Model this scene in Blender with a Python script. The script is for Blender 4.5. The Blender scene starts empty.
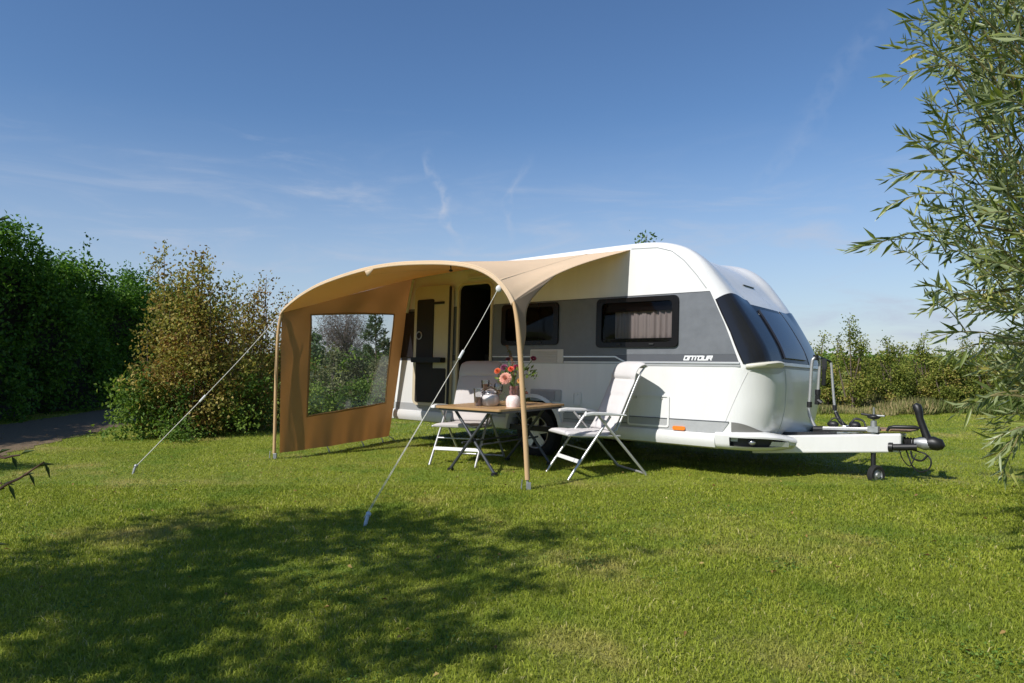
import bpy, bmesh, math, random
import numpy as np
from mathutils import Vector, Matrix

random.seed(7)
rng = np.random.default_rng(11)
S = bpy.context.scene
COL = S.collection
R = math.radians

# ------------------------------------------------------------------ helpers
def nodes_of(m):
    m.use_nodes = True
    nt = m.node_tree
    return nt, nt.nodes, nt.links

def mat(name, col, rough=0.5, metal=0.0, spec=0.5, var=0.0, vscale=4.0, bump=0.0, bscale=60.0, coat=0.0, col2=None, vmap=None):
    """Principled material with a soft noise in colour, in roughness and, if asked, in height."""
    m = bpy.data.materials.new(name)
    nt, N, Lk = nodes_of(m)
    b = N['Principled BSDF']
    b.inputs['Base Color'].default_value = (*col, 1)
    b.inputs['Roughness'].default_value = rough
    b.inputs['Metallic'].default_value = metal
    b.inputs['Specular IOR Level'].default_value = spec
    b.inputs['Coat Weight'].default_value = coat
    tc = N.new('ShaderNodeTexCoord')
    if var > 0:
        nz = N.new('ShaderNodeTexNoise'); nz.inputs['Scale'].default_value = vscale
        nz.inputs['Detail'].default_value = 6; nz.inputs['Roughness'].default_value = 0.65
        if vmap:
            mp = N.new('ShaderNodeMapping'); mp.inputs['Scale'].default_value = vmap; Lk.new(tc.outputs['Object'], mp.inputs[0]); Lk.new(mp.outputs[0], nz.inputs['Vector'])
        else: Lk.new(tc.outputs['Object'], nz.inputs['Vector'])
        mx = N.new('ShaderNodeMix'); mx.data_type = 'RGBA'
        c2 = col2 or tuple(c * (1 - var) for c in col)
        mx.inputs[6].default_value = (*c2, 1); mx.inputs[7].default_value = (*col, 1)
        rp = N.new('ShaderNodeMapRange'); rp.inputs[1].default_value = 0.35; rp.inputs[2].default_value = 0.65
        Lk.new(nz.outputs['Fac'], rp.inputs[0]); Lk.new(rp.outputs[0], mx.inputs[0])
        Lk.new(mx.outputs[2], b.inputs['Base Color'])
        rr = N.new('ShaderNodeMapRange'); rr.inputs[3].default_value = rough * 0.85; rr.inputs[4].default_value = min(1, rough * 1.2)
        Lk.new(nz.outputs['Fac'], rr.inputs[0]); Lk.new(rr.outputs[0], b.inputs['Roughness'])
    if bump > 0:
        n2 = N.new('ShaderNodeTexNoise'); n2.inputs['Scale'].default_value = bscale; n2.inputs['Detail'].default_value = 4
        Lk.new(tc.outputs['Object'], n2.inputs['Vector'])
        bp = N.new('ShaderNodeBump'); bp.inputs['Strength'].default_value = bump; bp.inputs['Distance'].default_value = 0.01
        Lk.new(n2.outputs['Fac'], bp.inputs['Height']); Lk.new(bp.outputs[0], b.inputs['Normal'])
    return m

def fabric_mat(name, col, trans=0.35, var=0.12, weave=900, bump=0.15):
    m = bpy.data.materials.new(name)
    nt, N, Lk = nodes_of(m)
    N.remove(N['Principled BSDF'])
    out = N['Material Output']
    tc = N.new('ShaderNodeTexCoord')
    nz = N.new('ShaderNodeTexNoise'); nz.inputs['Scale'].default_value = 2.3; nz.inputs['Detail'].default_value = 7
    Lk.new(tc.outputs['Object'], nz.inputs['Vector'])
    mx = N.new('ShaderNodeMix'); mx.data_type = 'RGBA'
    mx.inputs[6].default_value = (*[c * (1 - var) for c in col], 1); mx.inputs[7].default_value = (*[min(1, c * (1 + var)) for c in col], 1)
    Lk.new(nz.outputs['Fac'], mx.inputs[0])
    n2 = N.new('ShaderNodeTexNoise'); n2.inputs['Scale'].default_value = weave; n2.inputs['Detail'].default_value = 2
    n3 = N.new('ShaderNodeTexNoise'); n3.inputs['Scale'].default_value = 5; n3.inputs['Detail'].default_value = 3
    Lk.new(tc.outputs['Object'], n2.inputs['Vector']); Lk.new(tc.outputs['Object'], n3.inputs['Vector'])
    ad = N.new('ShaderNodeMath'); ad.operation = 'MULTIPLY_ADD'; ad.inputs[1].default_value = 6
    Lk.new(n3.outputs['Fac'], ad.inputs[0]); Lk.new(n2.outputs['Fac'], ad.inputs[2])
    bp = N.new('ShaderNodeBump'); bp.inputs['Strength'].default_value = bump; bp.inputs['Distance'].default_value = 0.01
    Lk.new(ad.outputs[0], bp.inputs['Height'])
    d = N.new('ShaderNodeBsdfDiffuse'); t = N.new('ShaderNodeBsdfTranslucent'); ms = N.new('ShaderNodeMixShader')
    Lk.new(mx.outputs[2], d.inputs[0])
    g = N.new('ShaderNodeMix'); g.data_type = 'RGBA'; g.blend_type = 'MULTIPLY'; g.inputs[0].default_value = 1
    g.inputs[7].default_value = (1.0, 0.66, 0.36, 1)
    Lk.new(mx.outputs[2], g.inputs[6]); Lk.new(g.outputs[2], t.inputs[0])
    Lk.new(bp.outputs[0], d.inputs['Normal'])
    ms.inputs[0].default_value = trans
    Lk.new(d.outputs[0], ms.inputs[1]); Lk.new(t.outputs[0], ms.inputs[2]); Lk.new(ms.outputs[0], out.inputs[0])
    return m

def pane_mat(name, tint, gloss=0.08, rough=0.02, opaque=0.0, dark=(0.01, 0.01, 0.012), fmul=0.9):
    """thin glazing: tinted see-through plus a fresnel reflection"""
    m = bpy.data.materials.new(name)
    nt, N, Lk = nodes_of(m)
    N.remove(N['Principled BSDF']); out = N['Material Output']
    tr = N.new('ShaderNodeBsdfTransparent'); tr.inputs[0].default_value = (*tint, 1)
    gl = N.new('ShaderNodeBsdfGlossy'); gl.inputs['Roughness'].default_value = rough
    df = N.new('ShaderNodeBsdfDiffuse'); df.inputs[0].default_value = (*dark, 1)
    m1 = N.new('ShaderNodeMixShader'); m1.inputs[0].default_value = opaque
    Lk.new(tr.outputs[0], m1.inputs[1]); Lk.new(df.outputs[0], m1.inputs[2])
    fr = N.new('ShaderNodeFresnel'); fr.inputs[0].default_value = 1.45
    mu = N.new('ShaderNodeMath'); mu.operation = 'MULTIPLY_ADD'; mu.inputs[1].default_value = fmul; mu.inputs[2].default_value = gloss * 0.25
    Lk.new(fr.outputs[0], mu.inputs[0])
    m2 = N.new('ShaderNodeMixShader')
    Lk.new(mu.outputs[0], m2.inputs[0]); Lk.new(m1.outputs[0], m2.inputs[1]); Lk.new(gl.outputs[0], m2.inputs[2])
    Lk.new(m2.outputs[0], out.inputs[0])
    return m

def leaf_mat(name, stops, trans=0.35, rough=0.55, back=None, spec=0.2):
    """leaf colours picked per leaf from the face attribute 'rnd'"""
    m = bpy.data.materials.new(name)
    nt, N, Lk = nodes_of(m)
    b = N['Principled BSDF']; out = N['Material Output']
    at = N.new('ShaderNodeAttribute'); at.attribute_name = 'rnd'
    rp = N.new('ShaderNodeValToRGB')
    cr = rp.color_ramp
    while len(cr.elements) < len(stops): cr.elements.new(0.5)
    for e, (p, c) in zip(cr.elements, stops): e.position = p; e.color = (*c, 1)
    Lk.new(at.outputs['Fac'], rp.inputs[0])
    colout = rp.outputs[0]
    if back:
        ge = N.new('ShaderNodeNewGeometry'); mb = N.new('ShaderNodeMix'); mb.data_type = 'RGBA'
        Lk.new(ge.outputs['Backfacing'], mb.inputs[0]); Lk.new(colout, mb.inputs[6]); mb.inputs[7].default_value = (*back, 1)
        colout = mb.outputs[2]
    Lk.new(colout, b.inputs['Base Color'])
    b.inputs['Roughness'].default_value = rough; b.inputs['Specular IOR Level'].default_value = spec
    t = N.new('ShaderNodeBsdfTranslucent')
    hs = N.new('ShaderNodeHueSaturation'); hs.inputs['Value'].default_value = 1.3; hs.inputs['Saturation'].default_value = 1.1
    Lk.new(colout, hs.inputs['Color']); Lk.new(hs.outputs[0], t.inputs[0])
    ms = N.new('ShaderNodeMixShader'); ms.inputs[0].default_value = trans
    Lk.new(b.outputs[0], ms.inputs[1]); Lk.new(t.outputs[0], ms.inputs[2]); Lk.new(ms.outputs[0], out.inputs[0])
    return m

def tag(o, label=None, cat=None, group=None, kind=None):
    if label: o['label'] = label
    if cat: o['category'] = cat
    if group: o['group'] = group
    if kind: o['kind'] = kind
    return o

def thing(name, label, cat, loc=(0, 0, 0), rot=(0, 0, 0), group=None):
    o = bpy.data.objects.new(name, None); COL.objects.link(o)
    o.empty_display_size = 0.2
    o.location = loc; o.rotation_euler = rot
    return tag(o, label, cat, group)

def copy_tree(o, parent=None):
    c = o.copy(); COL.objects.link(c); c.parent = parent
    for ch in list(o.children): copy_tree(ch, c)
    return c

class G:
    """collects vertices and faces, then links them as one mesh object"""
    def __init__(s, off=(0, 0, 0)): s.v = []; s.f = []; s.mi = []; s.off = off
    def add(s, vs, fs, mi=0):
        n = len(s.v); s.v += [(p[0] - s.off[0], p[1] - s.off[1], p[2] - s.off[2]) for p in vs]
        s.f += [tuple(i + n for i in f) for f in fs]; s.mi += [mi] * len(fs); return s
    def box(s, a, b, mi=0):
        x0, y0, z0 = a; x1, y1, z1 = b
        vs = [(x, y, z) for z in (z0, z1) for y in (y0, y1) for x in (x0, x1)]
        return s.add(vs, [(0, 2, 3, 1), (4, 5, 7, 6), (0, 1, 5, 4), (2, 6, 7, 3), (0, 4, 6, 2), (1, 3, 7, 5)], mi)
    def hexa(s, lo, hi, mi=0):
        return s.add(list(lo) + list(hi), [(3, 2, 1, 0), (4, 5, 6, 7), (0, 1, 5, 4), (1, 2, 6, 5), (2, 3, 7, 6), (3, 0, 4, 7)], mi)
    def bar(s, p, q, w, h, up=(0, 0, 1), mi=0):
        p, q, up = Vector(p), Vector(q), Vector(up); d = (q - p).normalized(); a = d.cross(up).normalized(); b = a.cross(d)
        a *= w / 2; b *= h / 2
        return s.hexa([p - a - b, p + a - b, p + a + b, p - a + b], [q - a - b, q + a - b, q + a + b, q - a + b], mi)
    def tube(s, pts, r, n=8, mi=0, cap=True):
        pts = [Vector(p) for p in pts]; m = len(pts)
        rs = r if hasattr(r, '__len__') else [r] * m
        vs = []; nrm = None
        for i in range(m):
            t = (pts[min(i + 1, m - 1)] - pts[max(i - 1, 0)]).normalized()
            if nrm is None: nrm = t.orthogonal().normalized()
            nrm = (nrm - t * nrm.dot(t)).normalized(); b = t.cross(nrm)
            for k in range(n):
                a = 2 * math.pi * k / n; vs.append(pts[i] + (nrm * math.cos(a) + b * math.sin(a)) * rs[i])
        fs = [(i * n + k, i * n + (k + 1) % n, (i + 1) * n + (k + 1) % n, (i + 1) * n + k) for i in range(m - 1) for k in range(n)]
        if cap: fs += [tuple(range(n - 1, -1, -1)), tuple(range((m - 1) * n, m * n))]
        return s.add(vs, fs, mi)
    def lathe(s, prof, c=(0, 0, 0), axis='z', n=24, mi=0):
        vs = []
        for r, h in prof:
            for k in range(n):
                a = 2 * math.pi * k / n; x, y = r * math.cos(a), r * math.sin(a)
                p = (x, y, h) if axis == 'z' else ((x, h, y) if axis == 'y' else (h, x, y))
                vs.append((p[0] + c[0], p[1] + c[1], p[2] + c[2]))
        m = len(prof)
        fs = [(i * n + k, i * n + (k + 1) % n, (i + 1) * n + (k + 1) % n, (i + 1) * n + k) for i in range(m - 1) for k in range(n)]
        return s.add(vs, fs, mi)
    def grid(s, P, mi=0, flip=False):
        a, b = len(P), len(P[0]); vs = [p for row in P for p in row]
        fs = [(i * b + j, i * b + j + 1, (i + 1) * b + j + 1, (i + 1) * b + j) for i in range(a - 1) for j in range(b - 1)]
        if flip: fs = [f[::-1] for f in fs]
        return s.add(vs, fs, mi)
    def sphere(s, c, r, n=12, m=8, mi=0, sc=(1, 1, 1)):
        vs = []; fs = []
        for i in range(m + 1):
            t = math.pi * i / m
            for k in range(n):
                a = 2 * math.pi * k / n
                vs.append((c[0] + r * sc[0] * math.sin(t) * math.cos(a), c[1] + r * sc[1] * math.sin(t) * math.sin(a), c[2] + r * sc[2] * math.cos(t)))
        for i in range(m):
            for k in range(n): fs.append((i * n + k, (i + 1) * n + k, (i + 1) * n + (k + 1) % n, i * n + (k + 1) % n))
        return s.add(vs, fs, mi)
    def build(s, name, mats, parent=None, smooth=None, bevel=0.0, solid=0.0, sub=0, weld=False):
        me = bpy.data.meshes.new(name)
        me.from_pydata([tuple(p) for p in s.v], [], s.f)
        if not isinstance(mats, (list, tuple)): mats = [mats]
        for m in mats: me.materials.append(m)
        if max(s.mi, default=0): me.polygons.foreach_set('material_index', s.mi)
        if weld:
            bm = bmesh.new(); bm.from_mesh(me); bmesh.ops.remove_doubles(bm, verts=bm.verts, dist=1e-5)
            bmesh.ops.recalc_face_normals(bm, faces=bm.faces); bm.to_mesh(me); bm.free()
        if smooth is not None:
            me.polygons.foreach_set('use_smooth', [True] * len(me.polygons))
            me.set_sharp_from_angle(angle=R(smooth))
        me.update()
        o = bpy.data.objects.new(name, me); COL.objects.link(o)
        if parent: o.parent = parent
        if solid: md = o.modifiers.new('Solid', 'SOLIDIFY'); md.thickness = solid; md.offset = 0
        if bevel:
            md = o.modifiers.new('Bevel', 'BEVEL'); md.width = bevel; md.segments = 2; md.limit_method = 'ANGLE'; md.angle_limit = R(40)
        if sub: md = o.modifiers.new('Sub', 'SUBSURF'); md.levels = sub; md.render_levels = sub
        return o

def rrect(x0, z0, x1, z1, r, n=5):
    pts = []
    for cx, cz, a0 in ((x1 - r, z0 + r, -90), (x1 - r, z1 - r, 0), (x0 + r, z1 - r, 90), (x0 + r, z0 + r, 180)):
        for k in range(n + 1):
            a = R(a0 + 90 * k / n); pts.append((cx + r * math.cos(a), cz + r * math.sin(a)))
    return pts

def plate(g, outer, holes=(), y=0.0, t=0.01, mi=0):
    """flat plate in the x-z plane whose visible face is at y-t, with rims back to y; holes allowed"""
    bm = bmesh.new(); loops = [list(outer)] + [list(h) for h in holes]; ed = []
    for lp in loops:
        vs = [bm.verts.new((p[0], y - t, p[1])) for p in lp]
        for i in range(len(vs)): ed.append(bm.edges.new((vs[i], vs[(i + 1) % len(vs)])))
    bmesh.ops.triangle_fill(bm, use_beauty=True, use_dissolve=False, edges=ed)
    bm.verts.index_update()
    vs = [tuple(v.co) for v in bm.verts]; fs = []
    for f in bm.faces:
        idx = [v.index for v in f.verts]
        if f.normal.y > 0: idx.reverse()
        fs.append(tuple(idx))
    bm.free()
    g.add(vs, fs, mi)
    if t > 0:
        for lp in loops:
            n = len(lp); vv = [(p[0], y - t, p[1]) for p in lp] + [(p[0], y, p[1]) for p in lp]
            g.add(vv, [(i, (i + 1) % n, n + (i + 1) % n, n + i) for i in range(n)], mi)
    return g

def cr(pts, n):
    """Catmull-Rom through points, n samples per span"""
    P = [Vector(p) for p in pts]; out = []
    for i in range(len(P) - 1):
        p0, p1, p2, p3 = P[max(i - 1, 0)], P[i], P[i + 1], P[min(i + 2, len(P) - 1)]
        for k in range(n):
            t = k / n
            out.append(0.5 * ((2 * p1) + (p2 - p0) * t + (2 * p0 - 5 * p1 + 4 * p2 - p3) * t * t + (3 * p1 - p0 - 3 * p2 + p3) * t ** 3))
    out.append(P[-1]); return out

def lerp(a, b, t): return a + (b - a) * t
def interp(x, xs, ys): return float(np.interp(x, xs, ys))
def sstep(a, b, x):
    t = min(1, max(0, (x - a) / (b - a))); return t * t * (3 - 2 * t)

# ------------------------------------------------------------------ camera, sun, sky
H = 1.30; F = 700.0; CX, HY = 512.0, 356.0
cam = bpy.data.cameras.new('camera'); co = bpy.data.objects.new('camera', cam); COL.objects.link(co)
co.location = (0, 0, H); co.rotation_euler = (R(90), 0, 0)
cam.sensor_width = 36; cam.lens = 36 * F / 1024; cam.shift_y = (HY - 341.5) / 1024
cam.clip_start = 0.05; cam.clip_end = 3000
S.camera = co
S.render.resolution_x = 1024; S.render.resolution_y = 683

def at(px, py, Y): return Vector(((px - CX) / F * Y, Y, H + (HY - py) / F * Y))     # point of the place seen at that pixel, Y metres away
def gnd(px, py, z=0.0): Y = (H - z) * F / (py - HY); return Vector(((px - CX) / F * Y, Y, z))

SUN_D = Vector((0.745, 0.667, -0.94)).normalized()       # the way the light travels
elev = math.asin(-SUN_D.z)
sl = bpy.data.lights.new('sun', 'SUN'); so = bpy.data.objects.new('sun', sl); COL.objects.link(so)
sl.energy = 5.0; sl.angle = R(0.53); sl.color = (1.0, 0.965, 0.915)
so.rotation_euler = SUN_D.to_track_quat('-Z', 'Y').to_euler(); so.location = (-8, -6, 12)

w = bpy.data.worlds.new('World'); S.world = w; w.use_nodes = True
nt = w.node_tree; N = nt.nodes; Lk = nt.links
bg = N['Background']; bg.inputs[1].default_value = 0.105
sky = N.new('ShaderNodeTexSky'); sky.sky_type = 'NISHITA'; sky.sun_disc = False
sky.sun_elevation = elev; sky.sun_rotation = math.atan2(-SUN_D.x, -SUN_D.y)
sky.air_density = 1.0; sky.dust_density = 0.15; sky.ozone_density = 3.0; sky.altitude = 0
tc = N.new('ShaderNodeTexCoord'); sx = N.new('ShaderNodeSeparateXYZ'); Lk.new(tc.outputs['Generated'], sx.inputs[0])
def mth(op, a, b=None, c=None, clamp=False):
    n = N.new('ShaderNodeMath'); n.operation = op; n.use_clamp = clamp
    for i, v in enumerate((a, b, c)):
        if v is None: continue
        if isinstance(v, (int, float)): n.inputs[i].default_value = v
        else: Lk.new(v, n.inputs[i])
    return n.outputs[0]
hor = mth('SQRT', mth('ADD', mth('MULTIPLY', sx.outputs[0], sx.outputs[0]), mth('MULTIPLY', sx.outputs[1], sx.outputs[1])))
el_ = mth('ARCTAN2', sx.outputs[2], hor); az_ = mth('ARCTAN2', sx.outputs[0], sx.outputs[1])
def smap(v, a, b, c=0.0, d=1.0):
    n = N.new('ShaderNodeMapRange'); n.interpolation_type = 'SMOOTHSTEP'
    Lk.new(v, n.inputs[0])
    for i, q in enumerate((a, b, c, d)): n.inputs[i + 1].default_value = q
    return n.outputs[0]
cmb = N.new('ShaderNodeCombineXYZ'); Lk.new(mth('MULTIPLY', az_, 1.0), cmb.inputs[0]); Lk.new(el_, cmb.inputs[1])
def wisps(rot, scx, scy, seed, lo, hi):
    mp = N.new('ShaderNodeMapping'); mp.inputs['Rotation'].default_value = (0, 0, R(rot)); mp.inputs['Scale'].default_value = (scx, scy, 1)
    mp.inputs['Location'].default_value = (seed, seed * 0.7, 0)
    Lk.new(cmb.outputs[0], mp.inputs[0])
    nz = N.new('ShaderNodeTexNoise'); nz.inputs['Scale'].default_value = 1; nz.inputs['Detail'].default_value = 9; nz.inputs['Roughness'].default_value = 0.62
    nz.inputs['Distortion'].default_value = 0.7
    Lk.new(mp.outputs[0], nz.inputs['Vector'])
    return smap(nz.outputs['Fac'], lo, hi)
big = wisps(0, 3.0, 6.0, 4.3, 0.46, 0.66)
w1 = mth('MULTIPLY', mth('MULTIPLY', wisps(22, 5, 26, 1.7, 0.50, 0.78), big), smap(el_, 0.36, 0.22))
w2 = mth('MULTIPLY', wisps(-16, 4, 20, 7.1, 0.46, 0.80), smap(el_, 0.33, 0.14))
# two small drifting curls of cirrus, given as bands round an arc of the sky
def curl(a0, e0, slope, wid, e1, e2, wob, freq):
    cen = mth('ADD', mth('MULTIPLY', mth('SINE', mth('MULTIPLY', el_, freq)), wob), mth('MULTIPLY_ADD', mth('SUBTRACT', el_, e0), slope, a0))
    d = mth('ABSOLUTE', mth('SUBTRACT', az_, cen))
    nz = N.new('ShaderNodeTexNoise'); nz.inputs['Scale'].default_value = 40; nz.inputs['Detail'].default_value = 6; Lk.new(cmb.outputs[0], nz.inputs['Vector'])
    dd = mth('ADD', d, mth('MULTIPLY', mth('SUBTRACT', nz.outputs['Fac'], 0.5), wid * 3))
    band = smap(dd, wid, 0.0)
    rngm = mth('MULTIPLY', smap(el_, e1 - 0.02, e1 + 0.025), smap(el_, e2 + 0.03, e2 - 0.02))
    return mth('MULTIPLY', mth('MULTIPLY', band, rngm), smap(nz.outputs['Fac'], 0.3, 0.7))
c1 = curl(-0.098, 0.213, -0.35, 0.011, 0.165, 0.265, 0.006, 90)
c2 = curl(0.005, 0.225, 0.25, 0.010, 0.17, 0.26, 0.010, 50)
c3 = curl(0.40, 0.30, 0.9, 0.030, 0.23, 0.40, 0.01, 30)
tot = mth('ADD', mth('ADD', mth('MULTIPLY', w1, 0.42), mth('MULTIPLY', w2, 0.50)), mth('ADD', mth('MULTIPLY', c1, 0.62), mth('ADD', mth('MULTIPLY', c2, 0.3), mth('MULTIPLY', c3, 0.16))), clamp=True)
hz = smap(el_, 0.34, -0.02, 0.0, 0.62)
tot = mth('ADD', tot, hz, clamp=True)
hsv = N.new('ShaderNodeHueSaturation'); hsv.inputs['Saturation'].default_value = 1.07; Lk.new(sky.outputs[0], hsv.inputs['Color'])
mixc = N.new('ShaderNodeMix'); mixc.data_type = 'RGBA'
tn = N.new('ShaderNodeMix'); tn.data_type = 'RGBA'; tn.blend_type = 'MULTIPLY'; tn.inputs[0].default_value = 1; tn.inputs[7].default_value = (0.86, 0.95, 1.06, 1); Lk.new(hsv.outputs[0], tn.inputs[6])
Lk.new(tot, mixc.inputs[0]); Lk.new(tn.outputs[2], mixc.inputs[6]); mixc.inputs[7].default_value = (4.5, 5.1, 6.3, 1)
Lk.new(mixc.outputs[2], bg.inputs[0])

S.view_settings.view_transform = 'Standard'; S.view_settings.look = 'None'; S.view_settings.gamma = 1
S.view_settings.use_curve_mapping = False; S.view_settings.exposure = 0.08
S.cycles.max_bounces = 8; S.cycles.transparent_max_bounces = 24; S.cycles.caustics_reflective = False; S.cycles.caustics_refractive = False
S.cycles.use_denoising = True
try: S.cycles.denoiser = 'OPENIMAGEDENOISE'
except Exception: pass

# ------------------------------------------------------------------ materials
M = {}
M['white'] = mat('caravan_white', (0.76, 0.755, 0.735), 0.28, var=0.07, vscale=2.5, vmap=(1.6, 1.6, 0.35), coat=0.3)
M['sidewhite'] = mat('hammered_white_sheet', (0.755, 0.75, 0.73), 0.36, var=0.06, vscale=3.0, vmap=(2.2, 2.2, 0.3), bump=0.05, bscale=140)
M['band'] = mat('hammered_grey_sheet', (0.155, 0.165, 0.18), 0.42, var=0.14, vscale=9, bump=0.12, bscale=150)
M['stripe'] = mat('dark_grey_stripe', (0.095, 0.10, 0.112), 0.4, var=0.08)
M['lowgrey'] = mat('light_grey_sheet', (0.40, 0.405, 0.405), 0.42, var=0.1, vscale=7, bump=0.1, bscale=150)
M['silver'] = mat('silver_trim', (0.62, 0.62, 0.61), 0.35, metal=0.6)
M['winframe'] = mat('black_window_frame', (0.009, 0.0075, 0.007), 0.25, spec=0.22, var=0.2)
M['pane'] = pane_mat('tinted_window_glass', (0.58, 0.54, 0.54), 0.0, fmul=0.42)
M['frontglass'] = mat('dark_front_acrylic', (0.020, 0.021, 0.025), 0.09, spec=0.42, var=0.2, vscale=1.0)
M['curtain'] = fabric_mat('window_curtain', (0.72, 0.70, 0.66), 0.3)
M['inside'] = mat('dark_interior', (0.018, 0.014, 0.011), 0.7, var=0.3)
M['cream'] = mat('cream_door_liner', (0.62, 0.52, 0.36), 0.5, var=0.06)
M['black'] = mat('black_plastic', (0.012, 0.012, 0.013), 0.45, var=0.25, vscale=8)
M['rubber'] = mat('tyre_rubber', (0.016, 0.016, 0.016), 0.8, var=0.3, vscale=12, bump=0.2, bscale=90)
M['alloy'] = mat('alloy_rim', (0.50, 0.50, 0.49), 0.32, metal=0.75, var=0.1)
M['alu'] = mat('aluminium_tube', (0.52, 0.52, 0.515), 0.36, metal=0.55, var=0.08, vscale=14)
M['galv'] = mat('galvanised_steel', (0.42, 0.43, 0.43), 0.5, metal=0.7, var=0.25, vscale=18)
M['greywht'] = mat('vent_grey_plastic', (0.60, 0.58, 0.54), 0.5, var=0.05)
M['orange'] = mat('orange_reflector', (0.85, 0.22, 0.02), 0.18, coat=0.5)
M['lamp'] = pane_mat('clear_lamp_lens', (0.9, 0.9, 0.9), 0.2)
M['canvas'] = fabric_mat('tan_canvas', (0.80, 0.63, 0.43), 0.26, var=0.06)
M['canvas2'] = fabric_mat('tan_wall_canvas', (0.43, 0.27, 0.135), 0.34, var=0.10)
M['seam'] = fabric_mat('canvas_seam', (0.72, 0.56, 0.38), 0.2)
M['gauze'] = fabric_mat('grey_tan_gusset', (0.50, 0.41, 0.30), 0.5)
M['vinyl'] = pane_mat('clear_vinyl', (0.96, 0.96, 0.96), 0.0, rough=0.10, fmul=0.12, opaque=0.07, dark=(0.75, 0.75, 0.72))
M['sleeve'] = fabric_mat('tan_pole_sleeve', (0.56, 0.37, 0.20), 0.0, var=0.1)
M['rope'] = fabric_mat('pale_rope', (0.62, 0.59, 0.51), 0.0)
M['pegblue'] = mat('blue_grey_plastic', (0.45, 0.52, 0.60), 0.4)
M['bamboo'] = mat('bamboo_veneer', (0.46, 0.28, 0.125), 0.35, var=0.3, vscale=3, vmap=(1.0, 14, 1.0))
M['legdark'] = mat('anthracite_tube', (0.075, 0.08, 0.088), 0.42, metal=0.35, var=0.15)
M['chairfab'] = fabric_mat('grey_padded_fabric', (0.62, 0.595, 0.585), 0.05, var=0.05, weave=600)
M['chairfab_shade'] = fabric_mat('shaded_grey_fabric', (0.52, 0.485, 0.465), 0.05, var=0.05, weave=600)  # grey chair cloth again, with the second chair's shade put into its colour
M['armpl'] = mat('pale_arm_plastic', (0.66, 0.655, 0.64), 0.45, var=0.05)
M['wood'] = mat('brown_ply', (0.36, 0.21, 0.10), 0.55, var=0.3, vscale=12)
M['letter'] = mat('silver_lettering', (0.80, 0.80, 0.80), 0.35)
M['bark'] = mat('bark', (0.16, 0.12, 0.085), 0.9, var=0.4, vscale=14, bump=0.6, bscale=40)
M['twig'] = mat('grey_twig', (0.20, 0.165, 0.145), 0.9, var=0.3, vscale=10)
M['willowstem'] = mat('willow_stem', (0.24, 0.20, 0.08), 0.7, var=0.3, vscale=10)

# ------------------------------------------------------------------ caravan
YAW = R(-39.6); LEAN = R(-2.5)
CAR_O = Vector((1.0965, 9.8374, -0.0497))
car = thing('caravan', 'white touring caravan with grey side band and its door open under the tan awning', 'caravan', CAR_O, (LEAN, 0, YAW))
MC = Matrix.Translation(CAR_O) @ (Matrix.Rotation(YAW, 4, 'Z') @ Matrix.Rotation(LEAN, 4, 'X'))
def cw(x, y, z): return MC @ Vector((x, y, z))
HW = 1.15; FAR = 0.86
#      x      z     r     dx   dz   front  scoop
ctl = [(2.72, 0.40, 0.30, 1.0, 0.0, 1, 0), (2.81, 0.52, 0.36, 1.0, 0.0, 1, 0), (2.865, 0.72, 0.38, 1.0, 0, 1, 0), (2.88, 0.92, 0.37, 1, 0, 1, 0),
       (2.875, 1.10, 0.33, 1, 0.05, 1, 0), (2.85, 1.25, 0.27, 0.97, 0.2, 1, 0), (2.79, 1.42, 0.25, 0.93, 0.3, 1, 0), (2.68, 1.62, 0.22, 0.9, 0.4, 1, 0),
       (2.56, 1.82, 0.18, 0.86, 0.5, 1, 0.15), (2.44, 2.00, 0.16, 0.8, 0.6, 0.9, 0.5), (2.31, 2.17, 0.14, 0.75, 0.66, 0.7, 0.9), (2.17, 2.34, 0.13, 0.7, 0.72, 0.5, 1),
       (2.02, 2.47, 0.12, 0.6, 0.8, 0.3, 1), (1.85, 2.56, 0.12, 0.4, 0.92, 0.1, 0.9), (1.62, 2.615, 0.085, 0.15, 0.98, 0, 0.5), (1.30, 2.63, 0.06, 0, 1, 0, 0.1),
       (0.6, 2.625, 0.06, 0, 1, 0, 0), (-0.6, 2.605, 0.06, 0, 1, 0, 0), (-1.8, 2.57, 0.06, 0, 1, 0, 0), (-2.5, 2.52, 0.065, -0.1, 1, 0, 0),
       (-2.78, 2.42, 0.13, -0.6, 0.8, 0, 0), (-2.90, 2.15, 0.14, -0.95, 0.3, 0, 0), (-2.95, 1.6, 0.15, -1, 0, 0, 0), (-2.95, 0.9, 0.15, -1, 0, 0, 0), (-2.92, 0.40, 0.15, -1, 0, 0, 0)]
prof = []
for i in range(len(ctl) - 1):
    c0 = [ctl[max(i - 1, 0)], ctl[i], ctl[i + 1], ctl[min(i + 2, len(ctl) - 1)]]
    for k in range(6):
        t = k / 6; q = []
        for j in range(7):
            p0, p1, p2, p3 = (c[j] for c in c0)
            q.append(0.5 * (2 * p1 + (p2 - p0) * t + (2 * p0 - 5 * p1 + 4 * p2 - p3) * t * t + (3 * p1 - p0 - 3 * p2 + p3) * t ** 3))
        prof.append(q)
prof.append(list(ctl[-1]))
prof = np.array(prof)
NF = 12                                                    # profile index 0..6*NF is the front, from the floor to the roof
def surf(pr, y):
    x, z, r, dx, dz, fr, sc = pr
    nn = math.hypot(dx, dz); dx, dz = dx / nn, dz / nn
    e = abs(y) - (HW - r); ins = 0.0
    if e > 0: ins = r * (1 - math.sqrt(max(0, 1 - min(1, e / r) ** 2)))
    x = x - dx * ins - 0.05 * fr * (y / HW) ** 2
    z = z - dz * ins - 0.085 * max(0, sc) * (1 - sstep(0.62, 0.95, abs(y)))
    return Vector((x, y if y < 0 else y * FAR, z))
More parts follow.
